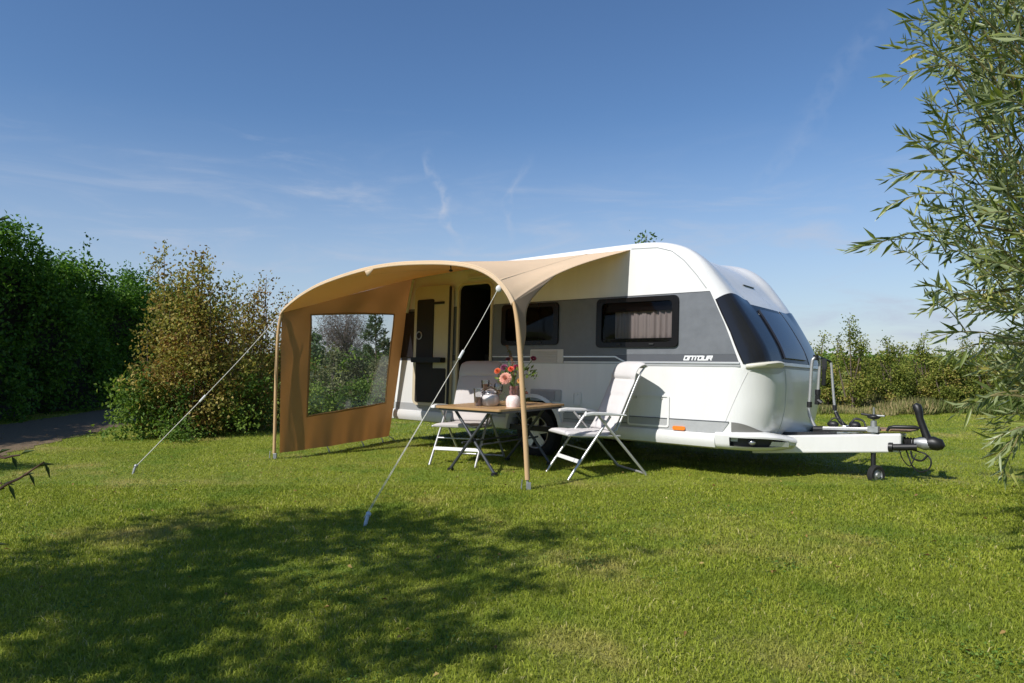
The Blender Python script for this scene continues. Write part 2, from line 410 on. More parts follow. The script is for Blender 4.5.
def ylist(r):
    a = [-(HW - r) - r * math.sin(R(q)) for q in (90, 80, 70, 60, 50, 40, 30, 20, 10)]
    m = list(np.linspace(-(HW - r), HW - r, 25))
    return a + m + [-v for v in a[::-1]]
rows = [[surf(pr, y) for y in ylist(pr[2])] for pr in prof]
g = G(); g.grid(rows)
bodyrim = [rw[0] for rw in rows]
n_ = len(rows)
g.add([rw[-1] for rw in rows], [tuple(range(n_))])         # far side
g.add([rows[0][0], rows[0][-1], rows[-1][-1], rows[-1][0]], [(0, 1, 2, 3)])
g.build('body_shell', M['white'], car, smooth=50)
g = G()
for rw in rows: pass
# near side wall with openings
AX, AZ, AR = -0.13, 0.34, 0.43
def prow(z, lo=0, hi=6 * 13):
    """profile row of the front at height z"""
    zz = prof[lo:hi, 1]; t = float(np.interp(z, zz, np.arange(lo, hi))); i = int(t); f = t - i
    return prof[i] * (1 - f) + prof[min(i + 1, len(prof) - 1)] * f
arch = [(AX + AR * math.cos(R(a)), AZ + AR * math.sin(R(a))) for a in range(0, 181, 10)][::-1]   # from rear to front
arch = [(AX - AR, 0.40)] + arch[1:-1] + [(AX + AR, 0.40)]
outer = [(p.x, p.z) for p in bodyrim] + arch
DOOR = (-1.50, 0.50, -0.90, 2.30)
W1 = (-0.70, 1.44, 0.24, 1.985); W2 = (0.81, 1.40, 1.885, 1.985); W0 = (-2.80, 1.28, -2.30, 1.97)
hole = lambda q, i=0.05, r=0.06: rrect(q[0] + i, q[1] + i, q[2] - i, q[3] - i, r)
g = G(); plate(g, outer, [rrect(*DOOR, 0.09), hole(W1), hole(W2)], y=-HW, t=0.0)
g.build('side_wall', M['sidewhite'], car)
# interior seen through the doorway and the windows
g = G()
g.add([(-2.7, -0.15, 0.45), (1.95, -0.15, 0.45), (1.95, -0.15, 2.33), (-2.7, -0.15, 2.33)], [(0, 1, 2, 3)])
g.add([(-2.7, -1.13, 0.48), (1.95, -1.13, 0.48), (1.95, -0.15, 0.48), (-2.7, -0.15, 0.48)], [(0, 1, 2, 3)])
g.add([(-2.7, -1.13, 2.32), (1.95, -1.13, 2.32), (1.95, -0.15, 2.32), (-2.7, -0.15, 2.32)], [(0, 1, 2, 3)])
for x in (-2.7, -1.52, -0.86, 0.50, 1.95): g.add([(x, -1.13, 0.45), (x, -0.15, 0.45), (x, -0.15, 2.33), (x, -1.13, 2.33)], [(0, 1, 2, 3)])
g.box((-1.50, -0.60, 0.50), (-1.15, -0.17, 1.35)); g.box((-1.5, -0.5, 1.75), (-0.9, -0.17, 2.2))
g.build('interior', M['inside'], car)  # furniture brown taken near black, so the room's dimness sits in the colour
# grey band
def band_front(z): return interp(z, (1.235, 1.63, 2.0), (2.575, 2.42, 2.245))
outerb = [(-2.80, 1.235)] + [(band_front(z), z) for z in np.linspace(1.235, 2.0, 8)] + [(-2.80, 2.0)]
def band_holes(): return [rrect(DOOR[0], 1.236, DOOR[2], 1.999, 0.001, 1)]
g = G()
plate(g, [(-2.80, 1.322), (DOOR[0] - 0.03, 1.322), (DOOR[0] - 0.03, 2.0), (-2.80, 2.0)], [], -HW, 0.004)
g.build('grey_band', M['band'], car); g = G()
plate(g, [(DOOR[2] + 0.03, 1.322)] + [(band_front(z), z) for z in np.linspace(1.322, 2.0, 7)] + [(DOOR[2] + 0.03, 2.0)], [hole(W1), hole(W2)], -HW, 0.004)
g.build('grey_band', M['band'], car)
g = G()
plate(g, [(-2.80, 1.235), (DOOR[0] - 0.03, 1.235), (DOOR[0] - 0.03, 1.32), (-2.80, 1.32)], [], -HW, 0.004)
g.build('dark_stripe', M['stripe'], car); g = G()
plate(g, [(DOOR[2] + 0.03, 1.235), (band_front(1.235), 1.235), (band_front(1.32), 1.32), (DOOR[2] + 0.03, 1.32)], [], -HW, 0.004)
g.build('dark_stripe', M['stripe'], car)
# trim lines
g = G()
def line(pts, wd, y=-HW, t=0.012):
    for a, b in zip(pts[:-1], pts[1:]): g.bar((a[0], y - t / 2, a[1]), (b[0], y - t / 2, b[1]), wd, t, up=(0, 1, 0))
line([(DOOR[2] + 0.04, 1.293), (1.075, 1.293), (1.215, 1.228), (2.585, 1.226)], 0.020, t=0.014)
g.build('trim_rail', M['silver'], car, bevel=0.002); g = G()
line([(-2.8, 1.293), (-2.42, 1.293)], 0.020, t=0.014)
g.build('trim_rail', M['silver'], car, bevel=0.002)
g = G(); line([(1.22, 1.200), (2.59, 1.198)], 0.020, t=0.006); g.build('grey_pinstripe', M['lowgrey'], car); g = G(); line([(DOOR[2] + 0.04, 1.212), (1.21, 1.212)], 0.012, t=0.006)
g.build('grey_pinstripe', M['lowgrey'], car)
g = G(); line([(1.26, 2.562), (1.6, 2.545), (1.78, 2.49), (1.93, 2.37), (2.08, 2.20), (2.20, 2.04)], 0.010, t=0.003)
g.build('roof_seam', M['lowgrey'], car)
g = G(); line([(-2.80, 2.004), (DOOR[0] - 0.05, 2.004)], 0.006, t=0.005); g.build('band_edge', M['black'], car); g = G(); line([(DOOR[2] + 0.05, 2.004), (2.24, 2.004)], 0.006, t=0.005)
g.build('band_edge', M['black'], car)
# lettering: O N T O U R
def letter_strokes(ch):
    o = [[(0, 0), (1, 0), (1, 1), (0, 1), (0, 0)]]
    return {'O': o, 'N': [[(0, 0), (0, 1), (1, 1), (1, 0)]], 'T': [[(0, 1), (1, 1)], [(0.5, 1), (0.5, 0)]],
            'U': [[(0, 1), (0, 0), (1, 0), (1, 1)]], 'R': [[(0, 0), (0, 1), (1, 1), (1, 0.52), (0, 0.52)], [(0.55, 0.52), (1, 0)]]}[ch]
g = G(); lx, lz, lh, lw = 1.955, 1.258, 0.040, 0.040
for i, ch in enumerate('ONTOUR'):
    for st in letter_strokes(ch):
        pts = [(lx + i * 0.055 + p[0] * lw + 0.35 * p[1] * lh, lz + p[1] * lh) for p in st]
        for k, (a, b) in enumerate(zip(pts[:-1], pts[1:])):
            d = Vector((b[0] - a[0], b[1] - a[1])).normalized() * 0.006
            g.bar((a[0] - d.x, -HW - 0.005 - 0.0004 * k, a[1] - d.y), (b[0] + d.x, -HW - 0.005 - 0.0004 * k, b[1] + d.y), 0.014, 0.003, up=(0, 1, 0))
g.build('lettering', M['letter'], car)

# windows
def window(q, cur=None):
    x0, z0, x1, z1 = q
    g = G(); plate(g, rrect(x0, z0, x1, z1, 0.055), [rrect(x0 + 0.075, z0 + 0.06, x1 - 0.075, z1 - 0.055, 0.05)], -HW, 0.028)
    f = g.build('window', M['winframe'], car, bevel=0.006)
    g = G(); g.grid([[Vector((lerp(x0 + 0.068, x1 - 0.068, u), -HW - 0.012 - 0.022 * (1 - abs(2 * u - 1) ** 3) * (1 - abs(2 * v - 1) ** 3), lerp(z0 + 0.053, z1 - 0.048, v))) for u in np.linspace(0, 1, 21)] for v in np.linspace(0, 1, 15)])
    g.build('pane', M['pane'], f, smooth=60)
    if cur:
        g = G(); ca, cb = cur
        P = [[Vector((x, -HW + 0.07 + (0.008 + 0.010 * math.sin(x * 9) ** 2) * math.sin(x * 70 + 2.2 * math.sin(x * 11)) + 0.006 * math.sin(x * 171 + 3 * z), z)) for x in np.linspace(ca, cb, 110)] for z in (z0 + 0.06, (z0 + z1) / 2, z1 - 0.10)]
        g.grid(P); g.build('curtain', M['curtain'], f, smooth=60)
        g = G(); g.box((x0 + 0.06, -HW + 0.035, z1 - 0.16), (x1 - 0.06, -HW + 0.05, z1 - 0.05)); g.box((x0 + 0.06, -HW + 0.035, z0 + 0.03), (x1 - 0.06, -HW + 0.05, z0 + 0.11))
        g.build('blind_cassette', M['winframe'], f)
    for x in (lerp(x0, x1, .3), lerp(x0, x1, .7)):
        g = G(); g.box((x - 0.03, -HW - 0.040, z0 + 0.025), (x + 0.03, -HW - 0.026, z0 + 0.045)); g.build('latch', M['black'], f, bevel=0.003)
window(W2, (1.02, 1.78)); window(W1)
# rear side window beside the door (no opening behind it)
g = G(); plate(g, rrect(*W0, 0.05), [], -HW - 0.004, 0.02); g.build('window', M['frontglass'], car, bevel=0.006)

# doorway frame and open door, folded flat against the wall
g = G(); plate(g, rrect(DOOR[0] - 0.035, DOOR[1] - 0.03, DOOR[2] + 0.03, DOOR[3] + 0.03, 0.11), [rrect(*DOOR, 0.09)], -HW - 0.001, 0.03)
g.build('door_frame', M['cream'], car, bevel=0.005)
g = G(); plate(g, rrect(-2.37, 0.575, -1.60, 2.325, 0.10), [], -HW - 0.03, 0.045)
door = g.build('door', M['cream'], car, bevel=0.012)
yd = -HW - 0.0765
g = G(); plate(g, rrect(-2.30, 0.62, -1.95, 2.13, 0.03), [], yd, 0.012); plate(g, rrect(-1.949, 0.62, -1.68, 1.12, 0.02), [], yd, 0.012)
plate(g, rrect(-1.952, 2.05, -1.74, 2.085, 0.01), [], yd, 0.012)
g.build('door_blind', M['inside'], door, bevel=0.004)
g = G(); plate(g, rrect(-2.30, 1.20, -1.68, 1.275, 0.02), [], yd - 0.012, 0.10); g.build('door_pocket', M['black'], door, bevel=0.006)
g = G(); g.tube([(-2.23 + 0.055 * math.cos(a), yd - 0.025, 1.60 + 0.055 * math.sin(a)) for a in np.linspace(0, 2 * math.pi, 20)], 0.009, 6, cap=False)
g.build('handle', M['alu'], door, smooth=60)
g = G(); plate(g, rrect(-1.645, 0.60, -1.602, 2.30, 0.02), [], yd + 0.004, 0.012); g.build('seal', M['black'], door)
# awning lamp over the door
g = G(); plate(g, rrect(-1.35, 2.385, -0.95, 2.425, 0.015), [], -HW - 0.001, 0.03); g.build('awning_lamp', M['greywht'], car, bevel=0.006)

# vents and flaps
def louvre(q, mi='greywht', n=7, knob=True):
    x0, z0, x1, z1 = q
    g = G(); plate(g, rrect(x0, z0, x1, z1, 0.015), [], -HW - 0.005, 0.010)
    v = g.build('vent_grille', M[mi], car, bevel=0.004)
    g = G()
    for k in range(n):
        z = lerp(z0 + 0.022, z1 - 0.022, k / (n - 1)); g.hexa([(x0 + 0.02, -HW - 0.0155, z - 0.007), (x1 - 0.09, -HW - 0.0155, z - 0.007), (x1 - 0.09, -HW - 0.0155, z + 0.005), (x0 + 0.02, -HW - 0.0155, z + 0.005)],
               [(x0 + 0.02, -HW - 0.027, z - 0.010), (x1 - 0.09, -HW - 0.027, z - 0.010), (x1 - 0.09, -HW - 0.019, z + 0.004), (x0 + 0.02, -HW - 0.019, z + 0.004)])
    g.build('slats', M[mi], v)
louvre((-0.20, 1.212, 0.325, 1.385)); louvre((-0.18, 0.725, 0.305, 0.875), 'lowgrey')
def flap(q, name='service_flap'):
    x0, z0, x1, z1 = q
    g = G(); plate(g, rrect(x0, z0, x1, z1, 0.03), [rrect(x0 + 0.02, z0 + 0.02, x1 - 0.02, z1 - 0.02, 0.02)], -HW - 0.0055, 0.007)
    g.build(name, M['sidewhite'], car, bevel=0.002)
flap((0.475, 0.685, 0.605, 0.86)); flap((1.262, 0.50, 1.79, 0.86))
for x, z in ((0.54, 0.835), (1.36, 0.825), (1.69, 0.825), (-2.26, 1.02)):
    g = G(); g.lathe([(0.001, -0.012), (0.013, -0.012), (0.015, -0.004), (0.015, 0)], (x, -HW - 0.001, z), 'y', 14); g.build('lock', M['silver'], car, smooth=40)
# light grey hammered strip above the skirt, with its dark top line
g = G(); plate(g, [(0.34, 0.468), (2.40, 0.478), (2.478, 0.597), (0.34, 0.590)], [], -HW, 0.004); g.build('lower_strip', M['lowgrey'], car); g = G(); plate(g, [(-2.85, 0.478), (-0.60, 0.470), (-0.60, 0.592), (-2.85, 0.597)], [], -HW, 0.004)
g.build('lower_strip', M['lowgrey'], car)
g = G(); line([(0.36, 0.598), (2.478, 0.603)], 0.008, t=0.009); g.build('strip_edge', M['stripe'], car); g = G(); line([(0.36, 0.520), (1.25, 0.522)], 0.006, t=0.009)
g.build('strip_edge', M['stripe'], car)
def marker(x, z):
    g = G(); plate(g, rrect(x - 0.075, z - 0.022, x + 0.075, z + 0.022, 0.02), [], -HW - 0.005, 0.018); g.build('side_marker', M['orange'], car, bevel=0.006)
marker(1.915, 0.503); marker(-2.60, 0.41)
# skirt
def skirt(xa, xb, n=12):
    g = G(); pr = [(-HW - 0.002, 0.472), (-HW - 0.022, 0.462), (-HW - 0.034, 0.42), (-HW - 0.030, 0.37), (-HW - 0.008, 0.325), (-HW + 0.05, 0.305), (-HW + 0.25, 0.30)]
    P = [[Vector((x, p[0], p[1] + 0.02 * (1 - (x + 2.9) / 5.3))) for p in pr] for x in np.linspace(xa, xb, n)]
    g.grid(P, flip=True); g.add([P[0][i] for i in range(len(pr))] + [(xa, -HW + .25, .47)], [tuple(range(len(pr) + 1))]); g.add([P[-1][i] for i in range(len(pr))] + [(xb, -HW + .25, .47)], [tuple(range(len(pr), -1, -1))])
    return g.build('skirt', M['white'], car, smooth=40)
skirt(-2.93, -0.565); skirt(0.305, 2.335)
g = G(); g.box((-2.9, -1.12, 0.33), (2.5, 1.13, 0.40)); g.build('chassis_floor', M['black'], car)
g = G(); g.grid([[Vector((AX + rr * math.cos(R(a)), yy, AZ + rr * math.sin(R(a)))) for rr, yy in ((AR + 0.045, -HW - 0.003), (AR + 0.04, -HW - 0.03), (AR - 0.005, -HW - 0.036), (AR - 0.008, -HW + 0.02), (AR - 0.008, -HW + 0.35))] for a in range(0, 181, 6)])
g.build('wheel_arch', M['white'], car, smooth=50)
# wheels
def wheel(yc, sgn):
    c = (AX, yc, 0.315)
    g = G(); g.lathe([(0.205, -0.085), (0.235, -0.098), (0.29, -0.098), (0.318, -0.075), (0.326, -0.03), (0.326, 0.03), (0.318, 0.075), (0.29, 0.098), (0.235, 0.098), (0.205, 0.085)], c, 'y', 40)
    wo = g.build('wheel', M['rubber'], car, smooth=40)
    wo.name = 'wheel'
    g = G(); g.lathe([(0.212, -0.088), (0.208, -0.095), (0.195, -0.09), (0.185, -0.06), (0.18, 0.08)], c, 'y', 40)
    g.lathe([(0.001, -0.075), (0.045, -0.075), (0.055, -0.06), (0.055, 0)], c, 'y', 20)
    for k in range(5):
        a = R(90 + 72 * k)
        for da in (-0.16, 0.16):
            p = [(c[0] + r_ * math.cos(a + da * s_), c[1] - 0.068 - 0.008 * (r_ > .1), c[2] + r_ * math.sin(a + da * s_)) for r_, s_ in ((0.04, 1.6), (0.195, 1))]
            g.bar(p[0], p[1], 0.055, 0.02, up=(0, 1, 0))
    g.build('rim', M['alloy'], wo, smooth=30)
    g = G(); g.lathe([(0.001, -0.03), (0.184, -0.03), (0.184, 0.0), (0.001, 0.0)], c, 'y', 24); g.build('brake_drum', M['black'], wo)
wheel(-1.02, -1); wheel(1.0, 1)
g = G(); g.tube([(AX, -0.95, 0.315), (AX, 0.95, 0.315)], 0.05, 10); g.build('axle', M['galv'], car)

# front glazing, ledge, seam
def spoint(z, y, off):
    pr = prow(z); p = surf(pr, y); e = 0.004
    a = surf(prow(z + e), y) - surf(prow(z - e), y)
    yy0, yy1 = max(-HW, y - e), min(HW, y + e)
    b = surf(pr, yy1) - surf(pr, yy0)
    n = b.cross(a)
    if n.length < 1e-9: n = Vector((0, math.copysign(1, y), 0))
    n.normalize()
    if n.x < -0.2 or (abs(n.x) < .2 and n.y * y < 0): n = -n
    return p + n * off
def yfront(z, x):
    """y on the near front corner where the shell reaches x"""
    pr = prow(z); ys = [-(HW - pr[2]) - pr[2] * math.sin(R(q)) for q in np.arange(90, -0.1, -1.5)] + list(np.linspace(-(HW - pr[2]), -0.3, 40))[1:]
    px_ = None
    for k, y in enumerate(ys):
        X = surf(pr, y).x
        if X >= x:
            if k == 0: return y
            t = (x - px_) / max(1e-9, X - px_); return lerp(ys[k - 1], y, t)
        px_ = X
    return -0.5
def patch(g, z0, z1, ya, yb, off, nz=14, ny=22, mi=0, rim=True):
    P = []
    for i in range(nz + 1):
        z = lerp(z0, z1, i / nz); a, b = ya(z), yb(z); row = []
        for j in range(ny + 1):
            row.append(spoint(z, lerp(a, b, (j / ny)), off))
        P.append(row)
    g.grid(P, mi)
    if rim:
        edge = P[0] + [r_[-1] for r_ in P[1:]] + P[-1][-2::-1] + [r_[0] for r_ in P[-2:0:-1]]
        inn = []
        for i in range(len(edge)):
            inn.append(edge[i] + (Vector((0.9, -0.3 if edge[i].y < 0 else 0.3, 0.3)).normalized()) * -(off + 0.008))
        n = len(edge); g.add(edge + inn, [(i, (i + 1) % n, n + (i + 1) % n, n + i) for i in range(n)], mi)
GT = 2.00
def gtop(z): return z
g = G(); patch(g, 1.255, 1.985, lambda z: yfront(z, band_front(z) + 0.062), lambda z: -0.615, 0.010, ny=34); fw = g.build('front_window', M['frontglass'], car, smooth=50)
g = G(); patch(g, 1.255, 1.93, lambda z: -0.60, lambda z: 0.30, 0.006)
fc = g.build('front_window', M['winframe'], car, smooth=50)
g = G(); patch(g, 1.30, 1.86, lambda z: -0.52 + 0.02 * (z > 1.83), lambda z: 0.22, 0.026)
g.build('pane', mat('front_window_glass', (0.03, 0.035, 0.05), 0.05, spec=0.6), fc, smooth=50)
g = G(); patch(g, 1.255, 1.93, lambda z: 0.36, lambda z: 1.06, 0.010); g.build('front_window', M['frontglass'], car, smooth=50)
g = G(); patch(g, 1.215, 1.248, lambda z: -0.60, lambda z: 1.09, 0.022, nz=3, ny=30); g.build('front_ledge', M['white'], car, smooth=50)
g = G(); patch(g, 1.188, 1.212, lambda z: -0.60, lambda z: 1.09, 0.004, nz=2, ny=30); g.build('ledge_grey_line', M['lowgrey'], car, smooth=50)  # grey line just below the ledge
g = G(); P = []
for j in range(25):
    t = j / 24; y = lerp(yfront(1.2, 2.64), -0.62, t); bl = math.sin(math.pi * min(1, t * 1.0)) ** 0.5
    P.append([spoint(1.247, y, 0.005), spoint(1.245, y, 0.012 + 0.050 * bl), spoint(1.225, y, 0.016 + 0.062 * bl), spoint(1.20, y, 0.012 + 0.05 * bl), spoint(1.19, y, 0.004)])
g.grid(P, flip=True); g.build('grab_handle', mat('handle_cream', (0.66, 0.63, 0.53), 0.4), car, smooth=60)
g = G(); P = []
for j in range(25):
    t = j / 24; y = lerp(yfront(1.15, 2.67), -0.60, t); P.append([spoint(1.186, y, 0.003), spoint(1.165 - 0.045 * math.sin(math.pi * t), y, 0.006)])
g.grid(P, flip=True); g.build('handle_recess', M['greywht'], car, smooth=60)
# skylight line on the front roof
g = G(); g.bar(surf(prow(2.27), -0.20) + Vector((0.004, 0, 0.004)), surf(prow(2.27), 0.16) + Vector((0.004, 0, 0.004)), 0.02, 0.012); g.build('roof_light', M['stripe'], car, bevel=0.006)
# panel seam down the near front corner and across the nose
g = G()
def seam_pts(pairs, off=0.002):
    out = []
    for x, z in pairs: out.append(spoint(z, yfront(z, x), off))
    return out
sp = [(lerp(2.66, 2.36, t), lerp(1.15, 0.41, t)) for t in np.linspace(0, 1, 12)]
g.tube(seam_pts(sp, 0.0005), 0.0026, 5); SEAM = mat('seam_grey', (0.52, 0.515, 0.50), 0.5); g.build('panel_seam', SEAM, car); g = G(); g.tube([spoint(z, -0.56, 0.001) for z in np.linspace(0.45, 1.18, 14)], 0.005, 5)
g.build('panel_seam', SEAM, car)
# dark wedge over the bumper
g = G(); P = []
for t in np.linspace(0, 1, 20):
    x = lerp(2.50, 2.79, t); zt = lerp(0.600, 0.475, t ** 2.2); P.append([spoint(z, yfront(z, x), 0.004) for z in (0.468, (zt + 0.468) / 2, zt + 0.002)])
g.grid(P, flip=True); g.build('corner_wedge', mat('wedge_grey', (0.20, 0.195, 0.18), 0.4, var=0.1), car, smooth=60)

# bumper with the recessed lamp, wrapping both front corners
def bumper_row(q):
    # q from -1 (near side) to 1 (far side): plan curve
    s = abs(q); sg = math.copysign(1, q)
    pl = cr([(2.335, 1.155, 0), (2.55, 1.15, 0), (2.72, 1.08, 0), (2.86, 0.95, 0), (2.93, 0.83, 0), (2.98, 0.73, 0), (3.01, 0.66, 0)], 8)
    t = (1 - s) * (len(pl) - 1); i = min(int(t), len(pl) - 2); p = pl[i].lerp(pl[i + 1], t - i); d = (pl[i + 1] - pl[i]).normalized()
    n = Vector((-d.y, d.x, 0))
    return Vector((p.x, sg * p.y, 0)), Vector((n.x, sg * n.y, 0)), 1 - s
def bumper(sg):
    pr = [(-0.16, 0.515), (-0.03, 0.500), (0.012, 0.482), (0.030, 0.462), (0.028, 0.445), (0.020, 0.41), (0.012, 0.372), (0.004, 0.352), (-0.02, 0.325), (-0.06, 0.310), (-0.22, 0.305)]
    P = []
    for q in np.linspace(1, 0, 41):
        p, n, t = bumper_row(sg * q); k = sstep(0.35, 1.0, t); row = []
        for o, z in pr: row.append(p + n * o * (1 - 0.2 * k) + Vector((0, 0, z - 0.045 * k * (z > 0.44) + 0.02 * k * (z < 0.36))))
        P.append(row)
    vs = [p for r_ in P for p in r_]; b = len(pr); fs = []; dark = []
    for i in range(40):
        for j in range(b - 1):
            f = (i * b + j, i * b + j + 1, (i + 1) * b + j + 1, (i + 1) * b + j)
            if sg < 0: pass
            else: f = f[::-1]
            inrec = 5 <= i <= 28 and 4 <= j <= 6
            (dark if inrec else fs).append(f)
    g = G(); g.add(vs, fs, 0); last = [vs[40 * b + j] for j in range(b)]; g.add(last, [tuple(range(b))])
    # recess: the lamp opening is pushed 6 cm back, with walls
    rim_e = {}
    for f in dark:
        for a, c in zip(f, f[1:] + f[:1]): rim_e[(a, c)] = 1
    push = {}
    for f in dark:
        for a in f: push[a] = None
    base = len(vs); vv = []
    for k, a in enumerate(push):
        i = a // b; q = 1 - i / 40; p, n, t = bumper_row(sg * q); push[a] = k; vv.append(vs[a] - n * 0.075)
    g2 = G(); g2.add(vv, [tuple(push[a] for a in f) for f in dark])
    o = g.build('bumper', M['white'], car, smooth=45)
    g3 = G(); wv = []; wf = []
    for (a, c) in rim_e:
        if (c, a) in rim_e: continue
        n0 = len(wv); wv += [vs[a], vs[c], vv[push[c]], vv[push[a]]]; wf.append((n0, n0 + 1, n0 + 2, n0 + 3))
    g2.add(wv, wf)
    l = g2.build('lamp_recess', mat('recess_grey', (0.05, 0.05, 0.048), 0.5), o)
    p, n, t = bumper_row(sg * (1 - 13 / 40)); c = p - n * 0.035 + Vector((0, 0, 0.40)); dirv = (n + Vector((0.6, 0, 0))).normalized()
    g = G(); g.sphere(c, 0.040, 14, 10, sc=(1, 1, 0.85)); p2, n2, t2 = bumper_row(sg * (1 - 21 / 40)); g.bar(p2 - n2 * 0.03 + Vector((0, 0, 0.385)) - Vector((0.1, 0, 0)), p2 - n2 * 0.04 + Vector((0.14, 0.12, 0.385)), 0.03, 0.05)
    g.build('lamp', mat('lamp_chrome', (0.55, 0.55, 0.56), 0.15, metal=0.8), l, smooth=50)
bumper(-1); bumper(1)

# A-frame drawbar with its white cover
g = G()
def beam(y0, y1, sg):
    g.hexa([(2.55, sg * y0 - 0.06, 0.25), (2.55, sg * y0 + 0.06, 0.25), (2.55, sg * y0 + 0.06, 0.44), (2.55, sg * y0 - 0.06, 0.44)],
           [(3.91, sg * y1 - 0.06, 0.345), (3.91, sg * y1 + 0.06, 0.345), (3.91, sg * y1 + 0.06, 0.535), (3.91, sg * y1 - 0.06, 0.535)])
beam(0.62, 0.085, -1); beam(0.62, 0.085, 1)
dbar = g.build('drawbar', M['white'], car, bevel=0.015)
g = G(); g.hexa([(2.75, -0.52, 0.435), (2.75, 0.52, 0.435), (2.75, 0.52, 0.45), (2.75, -0.52, 0.45)], [(3.90, -0.13, 0.528), (3.90, 0.13, 0.528), (3.90, 0.13, 0.54), (3.90, -0.13, 0.54)])
g.build('drawbar_deck', M['white'], dbar, bevel=0.004)
g = G(); g.hexa([(3.42, -0.12, 0.548), (3.42, 0.42, 0.548), (3.42, 0.42, 0.566), (3.42, -0.12, 0.566)], [(3.98, -0.10, 0.556), (3.98, 0.36, 0.556), (3.98, 0.36, 0.574), (3.98, -0.10, 0.574)])
g.build('ply_board', M['wood'], dbar, bevel=0.003)
g = G(); g.tube([(3.78, -0.16, 0.555), (3.80, -0.16, 0.595), (3.84, -0.16, 0.605), (4.04, -0.13, 0.612), (4.07, -0.12, 0.60)], [0.014, 0.016, 0.02, 0.02, 0.014], 8)
g.build('handbrake', M['black'], car, smooth=60)
g = G(); g.tube([(2.7, -0.05, 0.24), (3.92, 0, 0.40)], 0.010, 8); g.build('brake_rod', M['galv'], dbar, smooth=60)
# jockey wheel
JX, JY = 3.66, -0.19
def turn(g, a=R(62), c=(JX + 0.03, JY - 0.02)):
    g.v = [(c[0] + (p[0] - c[0]) * math.cos(a) - (p[1] - c[1]) * math.sin(a), c[1] + (p[0] - c[0]) * math.sin(a) + (p[1] - c[1]) * math.cos(a), p[2]) for p in g.v]
g = G(); g.tube([(JX, JY, 0.10), (JX, JY, 0.32)], 0.025, 12, mi=1); g.tube([(JX, JY, 0.32), (JX, JY, 0.66)], 0.030, 12); g.tube([(JX, JY, 0.66), (JX, JY, 0.80)], 0.010, 8)
g.box((JX - 0.05, JY - 0.05, 0.54), (JX + 0.05, JY + 0.05, 0.60)); g.tube([(JX, JY - 0.01, 0.715), (JX + 0.11, JY - 0.03, 0.715)], 0.010, 8); g.tube([(JX, JY, 0.20), (JX + 0.02, JY + 0.03, 0.10)], 0.014, 8, mi=1)
jw = g.build('jockey_wheel', [M['galv'], M['black']], car, smooth=40)
g = G(); g.sphere((JX, JY, 0.70), 0.055, 12, 8, sc=(1.2, 1, 0.5)); g.tube([(JX - 0.12, JY, 0.725), (JX + 0.06, JY - .02, 0.705)], 0.013, 8); g.build('clamp_knob', M['black'], jw, smooth=60)
g = G(); g.lathe([(0.062, -0.028), (0.092, -0.032), (0.104, -0.018), (0.104, 0.018), (0.092, 0.032), (0.062, 0.028)], (JX + 0.03, JY - 0.02, 0.095), 'y', 28); turn(g); g.build('tyre', M['rubber'], jw, smooth=40)
g = G(); g.lathe([(0.001, -0.036), (0.025, -0.036), (0.03, -0.02), (0.06, -0.012), (0.064, -0.028), (0.064, 0.028)], (JX + 0.03, JY - 0.02, 0.095), 'y', 24); turn(g); g.build('rim', M['galv'], jw, smooth=40)
# coupling
g = G(); prf = []
for k in range(9): prf += [(0.040 + 0.016 * (k % 2), 3.90 + k * 0.0145)]
g.lathe(prf, (0, 0, 0.447), 'x', 18); cp = g.build('coupling', M['rubber'], car, smooth=30)
g = G(); g.tube([(3.98, 0, 0.447), (4.04, 0, 0.45), (4.10, 0, 0.445), (4.16, 0, 0.44)], [0.040, 0.055, 0.070, 0.058], 14); g.build('coupling_head', M['galv'], cp, smooth=50)
g = G(); g.tube([(4.11, 0, 0.452), (4.17, 0, 0.455), (4.235, 0, 0.438), (4.27, 0, 0.415)], [0.056, 0.072, 0.064, 0.026], 14); g.build('nose_cap', M['black'], cp, smooth=50)
g = G(); g.tube([(4.13, 0, 0.48), (4.095, 0, 0.58), (4.055, 0, 0.70), (4.045, 0, 0.77), (4.025, 0, 0.825), (4.005, 0, 0.85)], [0.042, 0.036, 0.034, 0.040, 0.044, 0.02], 10); g.build('coupling_handle', M['black'], cp, smooth=50)
g = G(); g.tube([(3.80, -0.17, 0.395), (3.84, -0.17, 0.395)], 0.05, 12); g.tube([(3.84, -0.17, 0.395), (4.05, -0.13, 0.412)], 0.036, 12); g.build('plug_holder', M['black'], dbar, smooth=40)
g = G()
g.tube(cr([(3.95, -0.13, 0.39), (3.98, -0.14, 0.30), (4.02, -0.15, 0.21), (4.09, -0.16, 0.165), (4.16, -0.15, 0.20), (4.18, -0.14, 0.28), (4.13, -0.12, 0.345), (4.04, -0.10, 0.37), (3.95, -0.08, 0.39)], 6), 0.008, 6)
g.tube(cr([(3.90, -0.17, 0.37), (3.93, -0.17, 0.28), (3.99, -0.17, 0.215), (4.02, -0.17, 0.26), (4.05, -0.15, 0.34)], 6), 0.006, 6)
g.tube(cr([(4.00, -0.15, 0.37), (4.02, -0.16, 0.30), (4.10, -0.17, 0.28), (4.15, -0.14, 0.34)], 6), 0.010, 6)
g.build('breakaway_cable', M['black'], cp, smooth=60)

